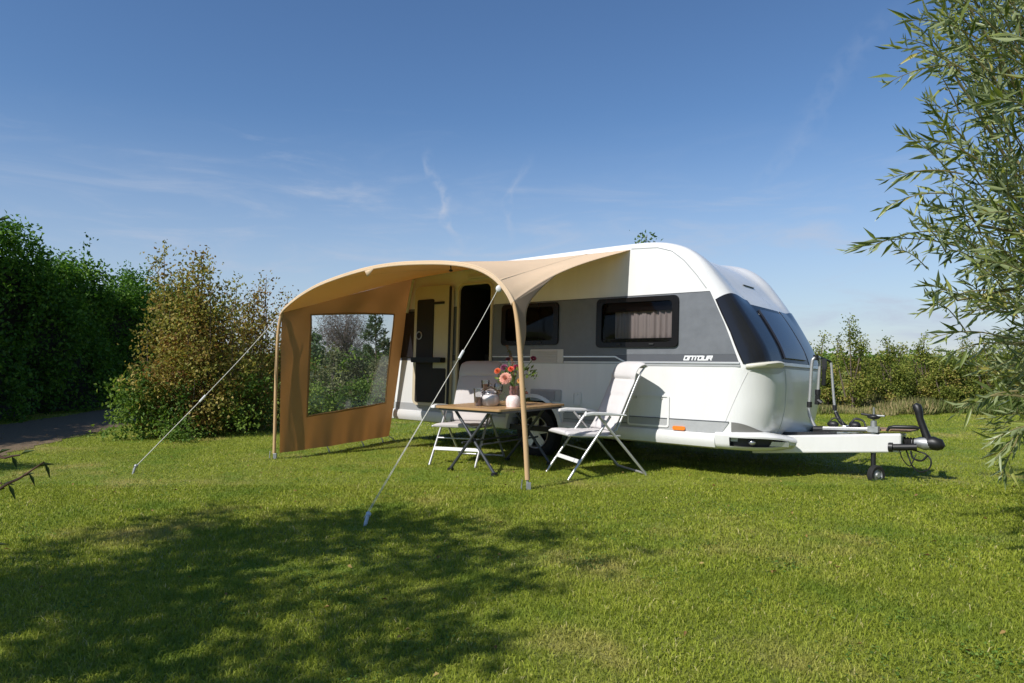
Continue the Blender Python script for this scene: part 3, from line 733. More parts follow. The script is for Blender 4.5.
# bicycle carrier on the drawbar: two folded-up arms, two wheel rails
g = G()
def ctube(pts, r=0.017, n=5, mi=0): g.tube(cr(pts, n), r, 9, mi)
ctube([(3.06, -0.10, 0.53), (3.01, -0.10, 0.62), (2.977, -0.10, 0.72), (2.985, -0.10, 0.90), (3.00, -0.10, 1.25), (3.02, -0.09, 1.32), (3.05, -0.05, 1.335), (3.06, -0.01, 1.30), (3.05, 0.0, 1.10), (3.04, 0.0, 0.93)])
ctube([(3.145, 0.12, 1.28), (3.16, 0.12, 1.10), (3.19, 0.12, 0.78), (3.23, 0.12, 0.64), (3.27, 0.12, 0.58)], 0.014)
bk = g.build('bicycle_carrier', M['alu'], car, smooth=50)
g = G()
for (x, y, z, q) in ((2.98, -0.10, 0.80, 0.027), (3.035, -0.07, 1.33, 0.028), (3.04, 0.0, 0.94, 0.03), (3.19, 0.12, 0.77, 0.024)): g.tube([(x, y, z - 0.03), (x, y, z + 0.03)], q, 10)
ctube([(3.04, -0.06, 1.335), (3.09, 0.03, 1.32), (3.145, 0.12, 1.29)], 0.012)
g.box((3.085, -0.02, 1.20), (3.125, 0.03, 1.32)); g.tube([(3.105, 0.0, 1.22), (3.10, 0.0, 1.02)], 0.022, 8); g.tube([(3.04, 0, 0.92), (3.03, 0, 0.80)], 0.026, 8); g.tube([(3.03, 0, 0.86), (3.085, 0, 0.82)], 0.025, 8)
ctube([(3.20, 0.12, 0.72), (3.25, 0.10, 0.63), (3.32, 0.05, 0.58)], 0.022); g.tube([(3.04, -0.16, 0.53), (3.17, -0.12, 0.535)], 0.035, 10)
g.bar((2.70, -0.36, 0.468), (3.30, -0.20, 0.500), 0.05, 0.03); g.bar((3.15, -0.13, 0.44), (3.20, -0.12, 0.54), 0.05, 0.05)
g.bar((3.10, -0.12, 0.512), (3.58, -0.12, 0.545), 0.10, 0.016)
g.build('clamps', M['black'], bk, smooth=40)
g = G(); g.bar((3.14, -0.13, 0.545), (3.60, -0.13, 0.565), 0.075, 0.035); g.bar((3.14, 0.15, 0.535), (3.60, 0.15, 0.555), 0.075, 0.035); g.bar((3.36, -0.15, 0.572), (3.36, 0.18, 0.572), 0.04, 0.03)
g.build('wheel_rail', M['alu'], bk, bevel=0.006)
for x, y in ((3.24, -0.13), (3.46, -0.12), (3.40, 0.12)):
    g = G(); g.sphere((x, y, 0.595), 0.045, 10, 7, sc=(1.4, 0.8, 0.8)); ctube([(x - 0.05, y, 0.59), (x - 0.01, y + 0.05, 0.66), (x + 0.08, y + 0.03, 0.64), (x + 0.11, y, 0.57)], 0.008, 4)
    g.build('wheel_strap', M['black'], bk, smooth=50)

# ------------------------------------------------------------------ awning
FR = Vector((0.150, 6.79, 0)); FL = Vector((-3.00, 8.83, 0))
pn = Vector((FL.y - FR.y, -(FL.x - FR.x), 0)).normalized()
def onarch(px, py):
    r = Vector(((px - CX) / F, 1, (HY - py) / F)); t = (FR - Vector((0, 0, H))).dot(pn) / r.dot(pn); return Vector((0, 0, H)) + r * t
aw = thing('awning', 'tan canvas sun awning with arched front and a window in its side wall', 'awning', (-1.4, 8.4, 0))
AO = (-1.4, 8.4, 0)
arch_px = [(281.5, 313), (285, 308), (294, 300), (306, 291.5), (322, 283), (345, 274.5), (370, 267.5), (395, 263.5), (420, 262), (445, 262), (465, 264), (480, 268), (493, 275), (502.5, 284), (509, 293), (513.5, 302)]
arch = cr([onarch(*p) for p in arch_px], 5)
legR = cr([onarch(513.5, 302), onarch(517, 320), onarch(520, 350), onarch(523, 400), onarch(525.5, 440), onarch(527, 470), Vector((FR.x, FR.y, 0.10))], 6)
legL = cr([Vector((FL.x, FL.y, 0.07)), onarch(274.8, 430), onarch(276, 380), onarch(278, 335), onarch(281.5, 313)], 6)
g = G(AO); g.tube(legL, 0.020, 10); g.build('pole', M['sleeve'], aw, smooth=60)
g = G(AO); g.tube(arch, 0.015, 10); g.build('pole', M['seam'], aw, smooth=60)
g = G(AO); g.tube(legR, [0.016 + 0.011 * min(1, i / 10) * (1 - 0.2 * i / len(legR)) for i in range(len(legR))], 10); g.build('pole', M['sleeve'], aw, smooth=60)
def foot(f):
    g = G(AO); g.tube([f + Vector((0, 0, -0.05)), f + Vector((0, 0, 0.13))], 0.014, 8); g.box(f + Vector((-0.006, -0.022, 0.0)), f + Vector((0.034, 0.008, 0.075)))
    g.tube([f + Vector((-0.05, 0, 0.10)), f + Vector((-0.06, 0, 0.02)), f + Vector((-0.02, 0.01, -0.04))], 0.007, 6)
    g.build('pole_foot', M['galv'], aw, bevel=0.003)
foot(FR); foot(FL)
# canopy: from the wall rail to the arch
def wallpt(px, py, y=-HW - 0.05):
    o = Vector((0, 0, H)); r = Vector(((px - CX) / F, 1, (HY - py) / F)); n = MC.to_3x3() @ Vector((0, 1, 0)); t = (cw(0, y, 0) - o).dot(n) / r.dot(n); return o + r * t
RAIL0 = wallpt(412.5, 278.5, -HW + 0.004); RAIL1 = cw(1.245, -HW + 0.004, 2.553)
def rail_at(t): return RAIL0.lerp(RAIL1, t) + Vector((0, 0, 0.03 * math.sin(math.pi * t)))
UX = cw(-1, 0, 0) - cw(0, 0, 0)
def canopy_pt(i, b):
    t = i / (len(arch) - 1); p = rail_at(t).lerp(arch[i], b); edge = sstep(0.78, 1.0, t) ** 1.5; mid = math.sin(math.pi * b)
    p.z += 0.04 * mid * math.sin(math.pi * min(1, t * 1.7)) ** 2 * (1 - edge)
    p += UX * 0.06 * edge * mid; p.z += 0.075 * edge * mid * (0.6 + 0.8 * b)
    p.z += 0.004 * math.sin(t * 46 + 5 * b) * mid + 0.008 * math.sin(b * 9 + t * 60) * max(0, b - 0.55) * edge
    return p
na = len(arch); nb = 28; P = []
for i in range(na):
    row = [canopy_pt(i, j / nb) for j in range(nb + 1)]
    row.append(arch[i] + (arch[i] - rail_at(i / (na - 1))).normalized() * 0.03 + Vector((0, 0, -0.012)))
    P.append(row)
g = G(AO); g.grid(P); g.build('canopy', M['canvas'], aw, smooth=70, solid=0.003)
# stitched seams of the roof panels
for t_ in (0.30, 0.62, 0.84):
    i = int(t_ * (na - 1)); g = G(AO); a_ = [canopy_pt(i, j / nb) for j in range(nb + 1)]; ux = (arch[i + 1] - arch[i - 1]).normalized() * 0.009
    g.grid([[p - ux + Vector((0, 0, 0.0005)), p + ux + Vector((0, 0, 0.0005))] for p in a_]); g.build('canopy_seam', M['seam'], aw, smooth=60, solid=0.006)
# hem hanging inside the arch
g = G(AO); hm = []
for i in range(na):
    d = Vector((0, 0, -1)) if 6 < i < na - 10 else Vector((0, 0, -1))
    q = arch[i] + (arch[i] - rail_at(i / (na - 1))).normalized() * 0.028
    hm.append([q + Vector((0, 0, -0.010)), q + Vector((0, 0, -0.032))])
g.grid(hm); g.build('hem', M['canvas'], aw, smooth=70, solid=0.003)
# gusset running down the right leg
g = G(AO); P = []
cr_edge = [canopy_pt(na - 1, j / nb) for j in range(nb + 1)]
nl = 14
for i in range(nl + 1):
    t = i / nl; a = legR[int(t * 13)] if i else legR[0]
    k = nb - (1 - t) * nb * 0.34; q = cr_edge[min(nb, int(k))].lerp(cr_edge[min(nb, int(k) + 1)], k - int(k))
    low = legR[13]; outp = cr_edge[int(nb * 0.66)].lerp(low, t); outp += (a - outp) * 0.62 * math.sin(math.pi * t ** 0.8)
    P.append([a.lerp(outp, s_) for s_ in np.linspace(0, 1, 8)])
g.grid(P); g.build('gusset', M['gauze'], aw, smooth=70, solid=0.002)
g = G(AO); P2 = [[a_.lerp(b_, s_) for s_ in np.linspace(0, 1, 6)] for a_, b_ in zip([P[0][k] for k in range(8)], [cr_edge[int(nb - k / 7 * nb * 0.34)] for k in range(8)])]
g.grid(P2); g.build('gusset', M['gauze'], aw, smooth=70, solid=0.002)
# side wall with a clear window
TL = onarch(281.5, 313); BL = onarch(279.5, 453); TR = RAIL0.copy(); BR = wallpt(388.5, 436)
def panel(s, t):
    p = TL.lerp(TR, s).lerp(BL.lerp(BR, s), t)
    nrm = Vector((0.77, -0.637, 0))
    fold = 0.012 * math.sin(s * 23 + t * 5) * (0.3 + t) * (s > 0) + 0.02 * math.sin(math.pi * s) * math.sin(t * 7) + 0.05 * math.sin(math.pi * s) * t
    low = 0.05 * max(0, 0.22 - t) / 0.22 * math.sin(s * 14)
    pull = 0.010 * math.sin((s * 1.4 + t) * 17) * math.exp(-3.0 * math.hypot(s - 0.02, t)) + 0.010 * math.sin((1 - s + t) * 21) * math.exp(-3.5 * math.hypot(1 - s, t - 0.05)) + 0.006 * math.sin(s * 61 + 3 * t) * max(0, t - 0.82) / 0.18
    return p + nrm * (fold + low * 0.5 + pull) * min(1, t * 9)
S0, S1, T0, T1 = 0.195, 0.868, 0.095, 0.775
ss = sorted(set(list(np.linspace(0, S0, 10)) + list(np.linspace(S0, S1, 40)) + list(np.linspace(S1, 1, 9))))
tt = sorted(set(list(np.linspace(0, T0, 6)) + list(np.linspace(T0, T1, 22)) + list(np.linspace(T1, 1, 14))))
def win_t0(s): return lerp(0.0, 0.0, s)
# the window's corners follow the photograph's slanted sill, so rows are warped
def warp(s, t):
    u = (s - S0) / (S1 - S0); u = min(1, max(0, u))
    top = lerp(0.068, 0.205, u); bot = lerp(0.772, 0.778, u)
    if t <= T0: return t / T0 * top
    if t <= T1: return lerp(top, bot, (t - T0) / (T1 - T0))
    return lerp(bot, 1, (t - T1) / (1 - T1))
g = G(AO); V = {}; vs = []; fs = []
for i, t in enumerate(tt):
    for j, s in enumerate(ss):
        V[i, j] = len(vs); wt = warp(s, t); e1 = lerp(0.845, 0.93, wt)
        s2 = s if s <= S0 else (lerp(S0, e1, (s - S0) / (S1 - S0)) if s <= S1 else lerp(e1, 1, (s - S1) / (1 - S1)))
        vs.append(panel(s2, wt))
pane_f = []
for i in range(len(tt) - 1):
    for j in range(len(ss) - 1):
        f = (V[i, j], V[i, j + 1], V[i + 1, j + 1], V[i + 1, j])
        inside = S0 <= ss[j] and ss[j + 1] <= S1 and T0 <= tt[i] and tt[i + 1] <= T1
        (pane_f if inside else fs).append(f)
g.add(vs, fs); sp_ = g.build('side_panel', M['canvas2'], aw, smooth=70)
# stitched binding round the clear window
M['bind'] = fabric_mat('binding_tape', (0.37, 0.23, 0.11), 0.25)
js = [j for j, s in enumerate(ss) if S0 <= s <= S1]; is_ = [i for i, t in enumerate(tt) if T0 <= t <= T1]
loop = [V[is_[0], j] for j in js] + [V[i, js[-1]] for i in is_[1:]] + [V[is_[-1], j] for j in js[-2::-1]] + [V[i, js[0]] for i in is_[-2:0:-1]]
cen_ = sum((vs[k] for k in loop), Vector()) / len(loop); nb_ = Vector((0.77, -0.637, 0)) * 0.004
g = G(AO); g.grid([[vs[k] + (cen_ - vs[k]).normalized() * q_ + nb_ for q_ in (-0.016, 0.012)] for k in loop + loop[:1]]); g.build('window_binding', M['bind'], sp_, smooth=60, solid=0.004)
g = G(AO); g.add(vs, pane_f); g.build('window_pane', M['vinyl'], sp_, smooth=70)
g = G(AO)
for k, s in enumerate((0.36, 0.68, 0.90, 1.0)):
    a = panel(s, 1.0); b = Vector((a.x + 0.05, a.y - 0.02, 0.0)) if k < 3 else Vector((a.x + 0.12, a.y - 0.05, 0.0))
    g = G(AO); g.tube([a, a.lerp(b, 0.6)], 0.008, 6); g.tube([a.lerp(b, 0.55), b + Vector((0, 0, -0.05))], 0.012, 6)
    g.build('peg_strap', M['galv'], aw)
# seam rib under the canopy and the white strap at the wall, bracket for the guy rope
g = G(AO); g.tube([wallpt(413.5, 279, -HW - 0.07), wallpt(407, 313, -HW - 0.07)], 0.022, 8); g.build('wall_strap', M['rope'], aw, smooth=60)
BR_ = onarch(499, 288)
g = G(AO); g.sphere(BR_ + Vector((0, -0.03, -0.01)), 0.036, 12, 8, sc=(0.9, 0.5, 1.0)); g.build('rope_bracket', M['armpl'], aw, smooth=60)
BT_ = onarch(370, 271)
g = G(AO); b0 = BT_ + Vector((0, -0.03, 0.01)); ax = (onarch(380, 266) - onarch(360, 270)).normalized(); g.grid([[b0 - ax * 0.075, b0 + ax * 0.075 + Vector((0, 0, .01))], [b0 - ax * 0.05 + Vector((0, -.012, -0.035)), b0 + ax * 0.03 + Vector((0, -.012, -0.03))], [b0 - ax * 0.03 + Vector((0, -.006, -0.075)), b0 - ax * 0.015 + Vector((0, -.006, -0.07))]]); g.build('peak_tab', M['canvas'], aw, smooth=60, solid=0.006)
for px, py in ((410, 269.5), (464, 269)):
    g = G(AO); c = onarch(px, py) + Vector((0.4, 0.5, 0.05)); g.sphere(c, 0.024, 10, 8, sc=(1, 1, .6)); g.tube([c, c + Vector((0, 0, .06))], .008, 6); g.build('hook', M['black'], aw, smooth=60)

def guy(a, peg, label, split):
    o = tuple(peg); t = thing('guy_rope', label, 'rope', peg, group='guy ropes of the awning')
    a = Vector(a); peg = Vector(peg)
    s = a.lerp(peg, split); off = (peg - a).cross(Vector((0, 0, 1))).normalized() * 0.012
    g = G(o)
    if split < 0.5:
        g.tube(cr([a, a.lerp(s, .5) - Vector((0, 0, .012)), s], 5), 0.0036, 6); g.tube([s, peg + off + Vector((0, 0, 0.06))], 0.0022, 6); g.tube([s, peg - off * 0.2 + Vector((0, 0, 0.06))], 0.0022, 6)
    else:
        g.tube(cr([a, a.lerp(s, .5) - Vector((0, 0, .015)), s], 5), 0.0048, 6); g.tube([s, peg + Vector((0, 0, 0.05))], 0.0052, 6)
    g.build('rope', M['rope'], t)
    g = G(o); d = (peg - a).normalized(); g.tube([s - d * 0.05, s + d * 0.05], 0.013, 8); g.build('tensioner', M['armpl'], t)
    g = G(o); g.tube([peg + Vector((0.02, 0.02, 0.09)), peg + Vector((0, 0, 0.0)), peg - Vector((0.02, 0.02, 0.12))], [0.016, 0.013, 0.008], 8); g.sphere(peg + Vector((0.022, 0.022, 0.085)), 0.022, 10, 6)
    g.build('peg', M['pegblue'] if split < .5 else M['galv'], t, smooth=60)
guy(onarch(277, 318), gnd(133, 474), 'pale guy rope running from the left awning pole to a peg near the bush', 0.55)
guy(BR_ + Vector((-0.01, -0.06, -0.02)), gnd(365, 526), 'pale double guy rope from the white awning bracket to a blue grey peg', 0.33)

# ------------------------------------------------------------------ folding chairs
def chair(name, label, loc, facing, fab):
    rz = math.atan2(facing[1], facing[0])
    t = thing(name, label, 'chair', loc, (0, 0, rz), group='folding chairs at the camping table')
    w2 = 0.295
    for s in (-1, 1):
        g = G(); g.tube([(0.465, s * w2, 0.0), (0.43, s * w2, 0.05), (-0.03, s * w2, 0.655)], 0.0145, 8); g.build('leg', M['alu'], t, smooth=60)
        g = G(); g.tube([(-0.455, s * w2 * 1.06, 0.0), (-0.44, s * w2 * 1.06, 0.03), (0.12, s * w2 * 1.06, 0.665)], 0.0145, 8); g.build('leg', M['alu'], t, smooth=60)
        g = G(); pts = [(0.30, 0.668), (0.29, 0.70), (0.20, 0.712), (0.0, 0.70), (-0.19, 0.672), (-0.20, 0.655), (0.0, 0.668), (0.2, 0.675)]
        yy0, yy1 = s * 0.335 - 0.028, s * 0.335 + 0.028; n = len(pts)
        g.add([(p[0], yy0, p[1]) for p in pts] + [(p[0], yy1, p[1]) for p in pts], [tuple(range(n - 1, -1, -1)), tuple(range(n, 2 * n))] + [(i, (i + 1) % n, n + (i + 1) % n, n + i) for i in range(n)])
        g.build('armrest', M['armpl'], t, bevel=0.009)
        g = G(); g.tube([(0.02, s * 0.262, 0.435), (-0.12, s * 0.262, 0.50), (-0.23, s * 0.262, 0.72), (-0.36, s * 0.258, 1.0), (-0.43, s * 0.243, 1.12), (-0.49, s * 0.235, 1.185)], 0.0115, 8); g.build('back_frame', M['alu'], t, smooth=60)
    g = G()
    for y in (-0.265, 0.265): g.tube([(0.44, y, 0.465), (0.30, y, 0.452), (-0.16, y, 0.435)], 0.0135, 8)
    g.tube([(0.44, -0.265, 0.465), (0.44, 0.265, 0.465)], 0.0135, 8); g.build('seat_frame', M['alu'], t, smooth=60)
    def pad(path, wd, th, seams, nm, mm):
        pts = cr(path, 8); L_ = [0]
        for a, b in zip(pts[:-1], pts[1:]): L_.append(L_[-1] + (b - a).length)
        up = []; dn = []
        for i, p in enumerate(pts):
            q = L_[i] / L_[-1]; tn = (pts[min(i + 1, len(pts) - 1)] - pts[max(i - 1, 0)]).normalized(); nr = Vector((-tn.z, 0, tn.x))
            if nr.dot(Vector((1, 0, 1))) < 0: nr = -nr
            k = min(abs(q - s_) for s_ in seams) if seams else 1; h = th * (0.35 + 0.65 * min(1, k / 0.035) ** 0.6)
            ru = []; rd = []
            for y in np.linspace(-1, 1, 13):
                e = (1 - abs(y) ** 6); ru.append(Vector((p.x, y * wd, p.z)) + nr * (h * e + 0.004)); rd.append(Vector((p.x, y * wd, p.z)) - nr * (0.25 * h * e + 0.004))
            up.append(ru); dn.append(rd)
        g = G(); g.grid(up); g.grid(dn, flip=True)
        m, n = len(up), 13
        for A, B in ((up[0], dn[0]), (up[-1], dn[-1]), ([r_[0] for r_ in up], [r_[0] for r_ in dn]), ([r_[-1] for r_ in up], [r_[-1] for r_ in dn])): g.grid([A, B])
        return g.build(nm, mm, t, smooth=50, weld=True)
    pad([(0.455, 0, 0.47), (0.40, 0, 0.478), (0.2, 0, 0.466), (-0.02, 0, 0.458), (-0.12, 0, 0.47)], 0.258, 0.024, [0.0, 0.33, 0.66, 1.0], 'seat', fab)
    pad([(-0.065, 0, 0.49), (-0.125, 0, 0.58), (-0.20, 0, 0.74), (-0.285, 0, 0.92), (-0.335, 0, 1.02), (-0.352, 0, 1.10), (-0.40, 0, 1.175), (-0.47, 0, 1.205), (-0.50, 0, 1.18)], 0.268, 0.028, [0.0, 0.22, 0.46, 0.70, 0.985], 'backrest', fab)
    for (x, z, hh) in ((0.335, 0.185, 0.045), (0.245, 0.305, 0.016)):
        g = G(); g.bar((x, -w2, z), (x, w2, z), 0.014, hh, up=(-0.6, 0, 0.8)); g.build('crossbar', M['armpl'] if hh > .03 else M['alu'], t, bevel=0.004)
    g = G(); g.tube([(-0.445, -w2 * 1.06, 0.022), (-0.445, w2 * 1.06, 0.022)], 0.013, 8); g.build('floor_bar', M['alu'], t, smooth=60)
    for s in (-1, 1):
        g = G(); g.sphere((0.05, s * 0.315, 0.60), 0.022, 10, 6, sc=(1, 0.6, 1)); g.build('hinge', M['greywht'], t, smooth=60)
        g = G(); g.sphere((-0.475, s * 0.235, 1.195), 0.02, 10, 6); g.build('end_cap', M['greywht'], t, smooth=60)
    return t
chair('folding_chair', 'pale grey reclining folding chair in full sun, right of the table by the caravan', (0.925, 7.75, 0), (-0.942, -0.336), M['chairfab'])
chair('folding_chair', 'shaded grey folding chair behind the table with its back to the caravan doorway', (-0.55, 8.68, 0), (-0.34, -0.94), M['chairfab_shade'])

# ------------------------------------------------------------------ camping table and what stands on it
TC = Vector((-0.125, 8.13, 0)); TH = 0.735
tb = thing('camping_table', 'folding camping table with bamboo top and anthracite crossed legs', 'table', TC, (0, 0, YAW))
g = G(); pl = rrect(-0.49, -0.60, 0.49, 0.60, 0.04); n = len(pl)
g.add([(p[0], p[1], TH - 0.026) for p in pl] + [(p[0], p[1], TH) for p in pl], [tuple(range(n - 1, -1, -1)), tuple(range(n, 2 * n))] + [(i, (i + 1) % n, n + (i + 1) % n, n + i) for i in range(n)])
g.build('tabletop', M['bamboo'], tb, bevel=0.004)
g = G(); po = rrect(-0.470, -0.58, 0.470, 0.58, 0.045); pi_ = rrect(-0.44, -0.55, 0.44, 0.55, 0.03)
g.add([(p[0], p[1], TH - 0.05) for p in po] + [(p[0], p[1], TH - 0.023) for p in po], [(i, (i + 1) % n, n + (i + 1) % n, n + i) for i in range(n)])
g.add([(p[0], p[1], TH - 0.05) for p in po] + [(p[0], p[1], TH - 0.05) for p in pi_], [(i, (i + 1) % n, n + (i + 1) % n, n + i) for i in range(n)])
g.build('edge_frame', M['legdark'], tb)
for yv in (-0.50, 0.50):
    for s in (-1, 1):
        g = G(); y2 = yv + s * 0.02; g.tube([(-s * 0.28, y2, TH - 0.04), (s * 0.31, y2, 0.03), (s * 0.32, y2, 0.0)], 0.0165, 10)
        lg = g.build('leg', M['legdark'], tb, smooth=60)
        g = G(); g.tube([(s * 0.31, y2 - 0.03, 0.018), (s * 0.31, y2 + 0.03, 0.018)], 0.024, 10); g.build('foot', M['black'], lg, smooth=50)
for s in (-1, 1):
    g = G(); g.tube([(s * 0.15, -0.5, 0.33), (s * 0.15, 0.5, 0.33)], 0.011, 8); g.build('stretcher', M['legdark'], tb, smooth=60)
g = G(); g.tube([(0, -0.53, 0.365), (0, -0.45, 0.365)], 0.022, 10); g.build('hinge', M['black'], tb)

M['glass'] = pane_mat('clear_glass', (0.95, 0.95, 0.96), 0.25, rough=0.03)
M['rose'] = pane_mat('rose_glass', (0.95, 0.62, 0.60), 0.3, rough=0.05, opaque=0.35, dark=(0.75, 0.40, 0.38))
M['milk'] = mat('milky_white', (0.86, 0.80, 0.76), 0.3)
M['rosew'] = mat('pink_white_glaze', (0.80, 0.55, 0.52), 0.3, var=0.4, vscale=28, col2=(0.85, 0.83, 0.80))
M['tea'] = mat('pale_rose_drink', (0.62, 0.36, 0.30), 0.25)
def tpt(px, Y): return Vector(((px - CX) / F * Y, Y, TH))
# drinking glass
c = tpt(478.3, 7.93); gl = thing('drinking_glass', 'clear tumbler on the table, left of the jar', 'glass', c)
g = G(); g.lathe([(0.001, 0.006), (0.042, 0.006), (0.052, 0.20), (0.054, 0.20), (0.045, 0.0), (0.001, 0.0)], n=24); g.build('tumbler', M['glass'], gl, smooth=40)
g = G(); g.lathe([(0.001, 0.008), (0.0415, 0.008), (0.0465, 0.10), (0.001, 0.10)], n=24); g.build('drink', M['tea'], gl, smooth=40)
# storage jar / teapot
c = tpt(490.5, 7.92); jr = thing('glass_jug', 'round glass jug with pale contents and a glass lid on the table', 'jug', c)
g = G(); g.lathe([(0.001, 0.0), (0.085, 0.0), (0.102, 0.03), (0.104, 0.10), (0.095, 0.145), (0.078, 0.165), (0.076, 0.175)], n=28); g.build('body', M['glass'], jr, smooth=40)
g = G(); g.lathe([(0.001, 0.006), (0.082, 0.006), (0.098, 0.035), (0.099, 0.10), (0.080, 0.125), (0.001, 0.13)], n=28); g.build('contents', M['milk'], jr, smooth=40)
g = G(); g.lathe([(0.08, 0.175), (0.07, 0.19), (0.03, 0.215), (0.012, 0.225), (0.020, 0.245), (0.001, 0.26)], n=24); g.build('lid', M['glass'], jr, smooth=40)
g = G(); g.tube(cr([(0.095, 0, 0.13), (0.15, 0, 0.15), (0.165, 0, 0.09), (0.10, 0, 0.04)], 6), 0.009, 8); g.build('handle', M['glass'], jr, smooth=50)
# bowl of fruit-red candle behind, wine glass
c = tpt(498.5, 8.12); wg = thing('wine_glass', 'stemmed wine glass on the table between jug and bouquet', 'glass', c)
g = G(); g.lathe([(0.001, 0.0), (0.042, 0.003), (0.008, 0.012), (0.006, 0.11), (0.03, 0.13), (0.052, 0.17), (0.052, 0.215), (0.046, 0.245), (0.044, 0.245), (0.050, 0.21), (0.048, 0.172), (0.001, 0.125)], n=24); g.build('bowl', M['glass'], wg, smooth=40)
c = tpt(485.5, 8.20); cj = thing('candle_jar', 'red brown candle in a glass holder behind the jug', 'candle', c)
g = G(); g.lathe([(0.001, 0.0), (0.04, 0.0), (0.045, 0.16), (0.05, 0.28), (0.048, 0.28), (0.042, 0.16), (0.001, 0.155)], n=20); g.build('holder', M['glass'], cj, smooth=40)
g = G(); g.lathe([(0.001, 0.165), (0.036, 0.165), (0.038, 0.235), (0.001, 0.24)], n=20); g.build('candle', mat('red_wax', (0.45, 0.09, 0.05), 0.4), cj, smooth=40)
# small pink vessel in front, vase with the bouquet behind
c = tpt(513, 7.78); pv = thing('pink_candle_holder', 'small pink and white ceramic holder on the table in front of the bouquet', 'candle holder', c)
g = G(); g.lathe([(0.001, 0.0), (0.074, 0.0), (0.080, 0.03), (0.080, 0.085), (0.066, 0.115), (0.040, 0.13), (0.036, 0.13), (0.06, 0.10), (0.001, 0.02)], n=28); g.build('pot', M['rosew'], pv, smooth=40)
c = tpt(514, 8.02); va = thing('flower_vase', 'rose tinted vase holding a late summer bouquet with a peach dahlia', 'vase', c)
g = G(); g.lathe([(0.001, 0.0), (0.050, 0.0), (0.056, 0.04), (0.056, 0.17), (0.060, 0.22), (0.057, 0.22), (0.052, 0.17), (0.05, 0.01)], n=24); g.build('vase', M['rose'], va, smooth=40)
bq = thing('bouquet', 'bouquet of peach, orange and dark red flowers with green leaves in the vase', 'flowers', c + Vector((0, 0, 0.20)))
OB = tuple(c + Vector((0, 0, 0.20)))
def fpt(px, py, Y): return at(px, py, Y)
stem_m = mat('flower_stem', (0.10, 0.20, 0.04), 0.6)
def bloom(px, py, Y, r, col, rings, nm='flower'):
    p = fpt(px, py, Y); ax = (Vector((p.x, p.y, p.z)) - Vector((OB[0], OB[1], OB[2] - 0.05))).normalized() * 0.6 + Vector((-0.2, -0.9, 0.25)); ax.normalize()
    b = ax.orthogonal().normalized(); d = ax.cross(b); g = G(OB)
    for k in range(rings):
        q = (k + 1) / rings; n = 6 + 3 * k; tilt = lerp(80, 5, q)
        for i in range(n):
            a = 2 * math.pi * (i + 0.5 * (k % 2)) / n + random.uniform(-.1, .1); rad = b * math.cos(a) + d * math.sin(a); side = ax.cross(rad)
            L_ = r * (0.45 + 0.55 * q); tip = p + rad * L_ * math.cos(R(tilt)) + ax * L_ * math.sin(R(tilt)) * 0.8; ba = p + rad * 0.12 * r; wd = r * 0.26
            mid = ba.lerp(tip, 0.6) + ax * 0.10 * r
            g.add([ba, mid - side * wd, tip, mid + side * wd], [(0, 1, 2), (0, 2, 3)])
    g.build(nm, mat(nm + '_petal', col, 0.55, var=0.25, vscale=40), bq)
    g = G(OB); g.tube(cr([OB, Vector(OB).lerp(p, 0.5) + Vector((0, 0, 0.02)), p], 4), 0.004, 5); g.build('stem', stem_m, bq)
bloom(505.5, 378.5, 7.84, 0.076, (0.85, 0.42, 0.32), 6)
bloom(497.5, 371, 7.90, 0.042, (0.75, 0.13, 0.04), 4)
bloom(511, 369, 7.90, 0.040, (0.80, 0.10, 0.05), 4)
bloom(504, 367.5, 8.02, 0.050, (0.16, 0.025, 0.07), 3)
bloom(516, 367, 8.10, 0.045, (0.35, 0.03, 0.08), 3)
bloom(533.5, 358.5, 8.02, 0.040, (0.28, 0.008, 0.05), 3)
bloom(508, 359, 8.15, 0.035, (0.22, 0.04, 0.05), 3)
bloom(520, 381, 7.88, 0.040, (0.75, 0.36, 0.10), 3)
g = G(OB); 
for _ in range(130):
    px, py = random.choice([(random.uniform(508, 520), random.uniform(369, 386)), (random.uniform(520, 536), random.uniform(367, 380)), (random.uniform(499, 515), random.uniform(372, 384))]); p = fpt(px, py, random.uniform(7.92, 8.2))
    d = (p - Vector(OB)).normalized() + Vector((random.uniform(-.8, .8), random.uniform(-.8, .8), random.uniform(-.4, .8))); d.normalize(); sd = d.cross(Vector((random.uniform(-1, 1), random.uniform(-1, 1), 1))).normalized(); L_ = random.uniform(.04, .085)
    g.add([p, p + d * L_ * .5 - sd * L_ * .22, p + d * L_, p + d * L_ * .5 + sd * L_ * .22], [(0, 1, 2), (0, 2, 3)])
g.build('foliage', mat('bouquet_leaf', (0.17, 0.22, 0.035), 0.5, var=0.5, vscale=30, col2=(0.06, 0.12, 0.02)), bq)
g = G(OB)
for tx, ty in ((507, 347), (509, 352), (526, 394)):
    e = fpt(tx, ty, 8.05); st = Vector(OB); pts = cr([st, st.lerp(e, 0.6) + Vector((0.02, 0, 0.03)), e], 6); g.tube(pts, 0.004, 5)
    for p in pts[6:]: 
        for k in range(2):
            d = Vector((random.uniform(-1, 1), random.uniform(-.5, .5), random.uniform(0, 1))).normalized() * 0.03; sd = d.cross(Vector((0, 1, 0))) * .35; g.add([p, p + d * .5 + sd, p + d, p + d * .5 - sd], [(0, 1, 2), (0, 2, 3)])
g.build('sprig', mat('sprig_red_green', (0.22, 0.06, 0.05), 0.6, var=0.5, vscale=20, col2=(0.08, 0.10, 0.02)), bq)

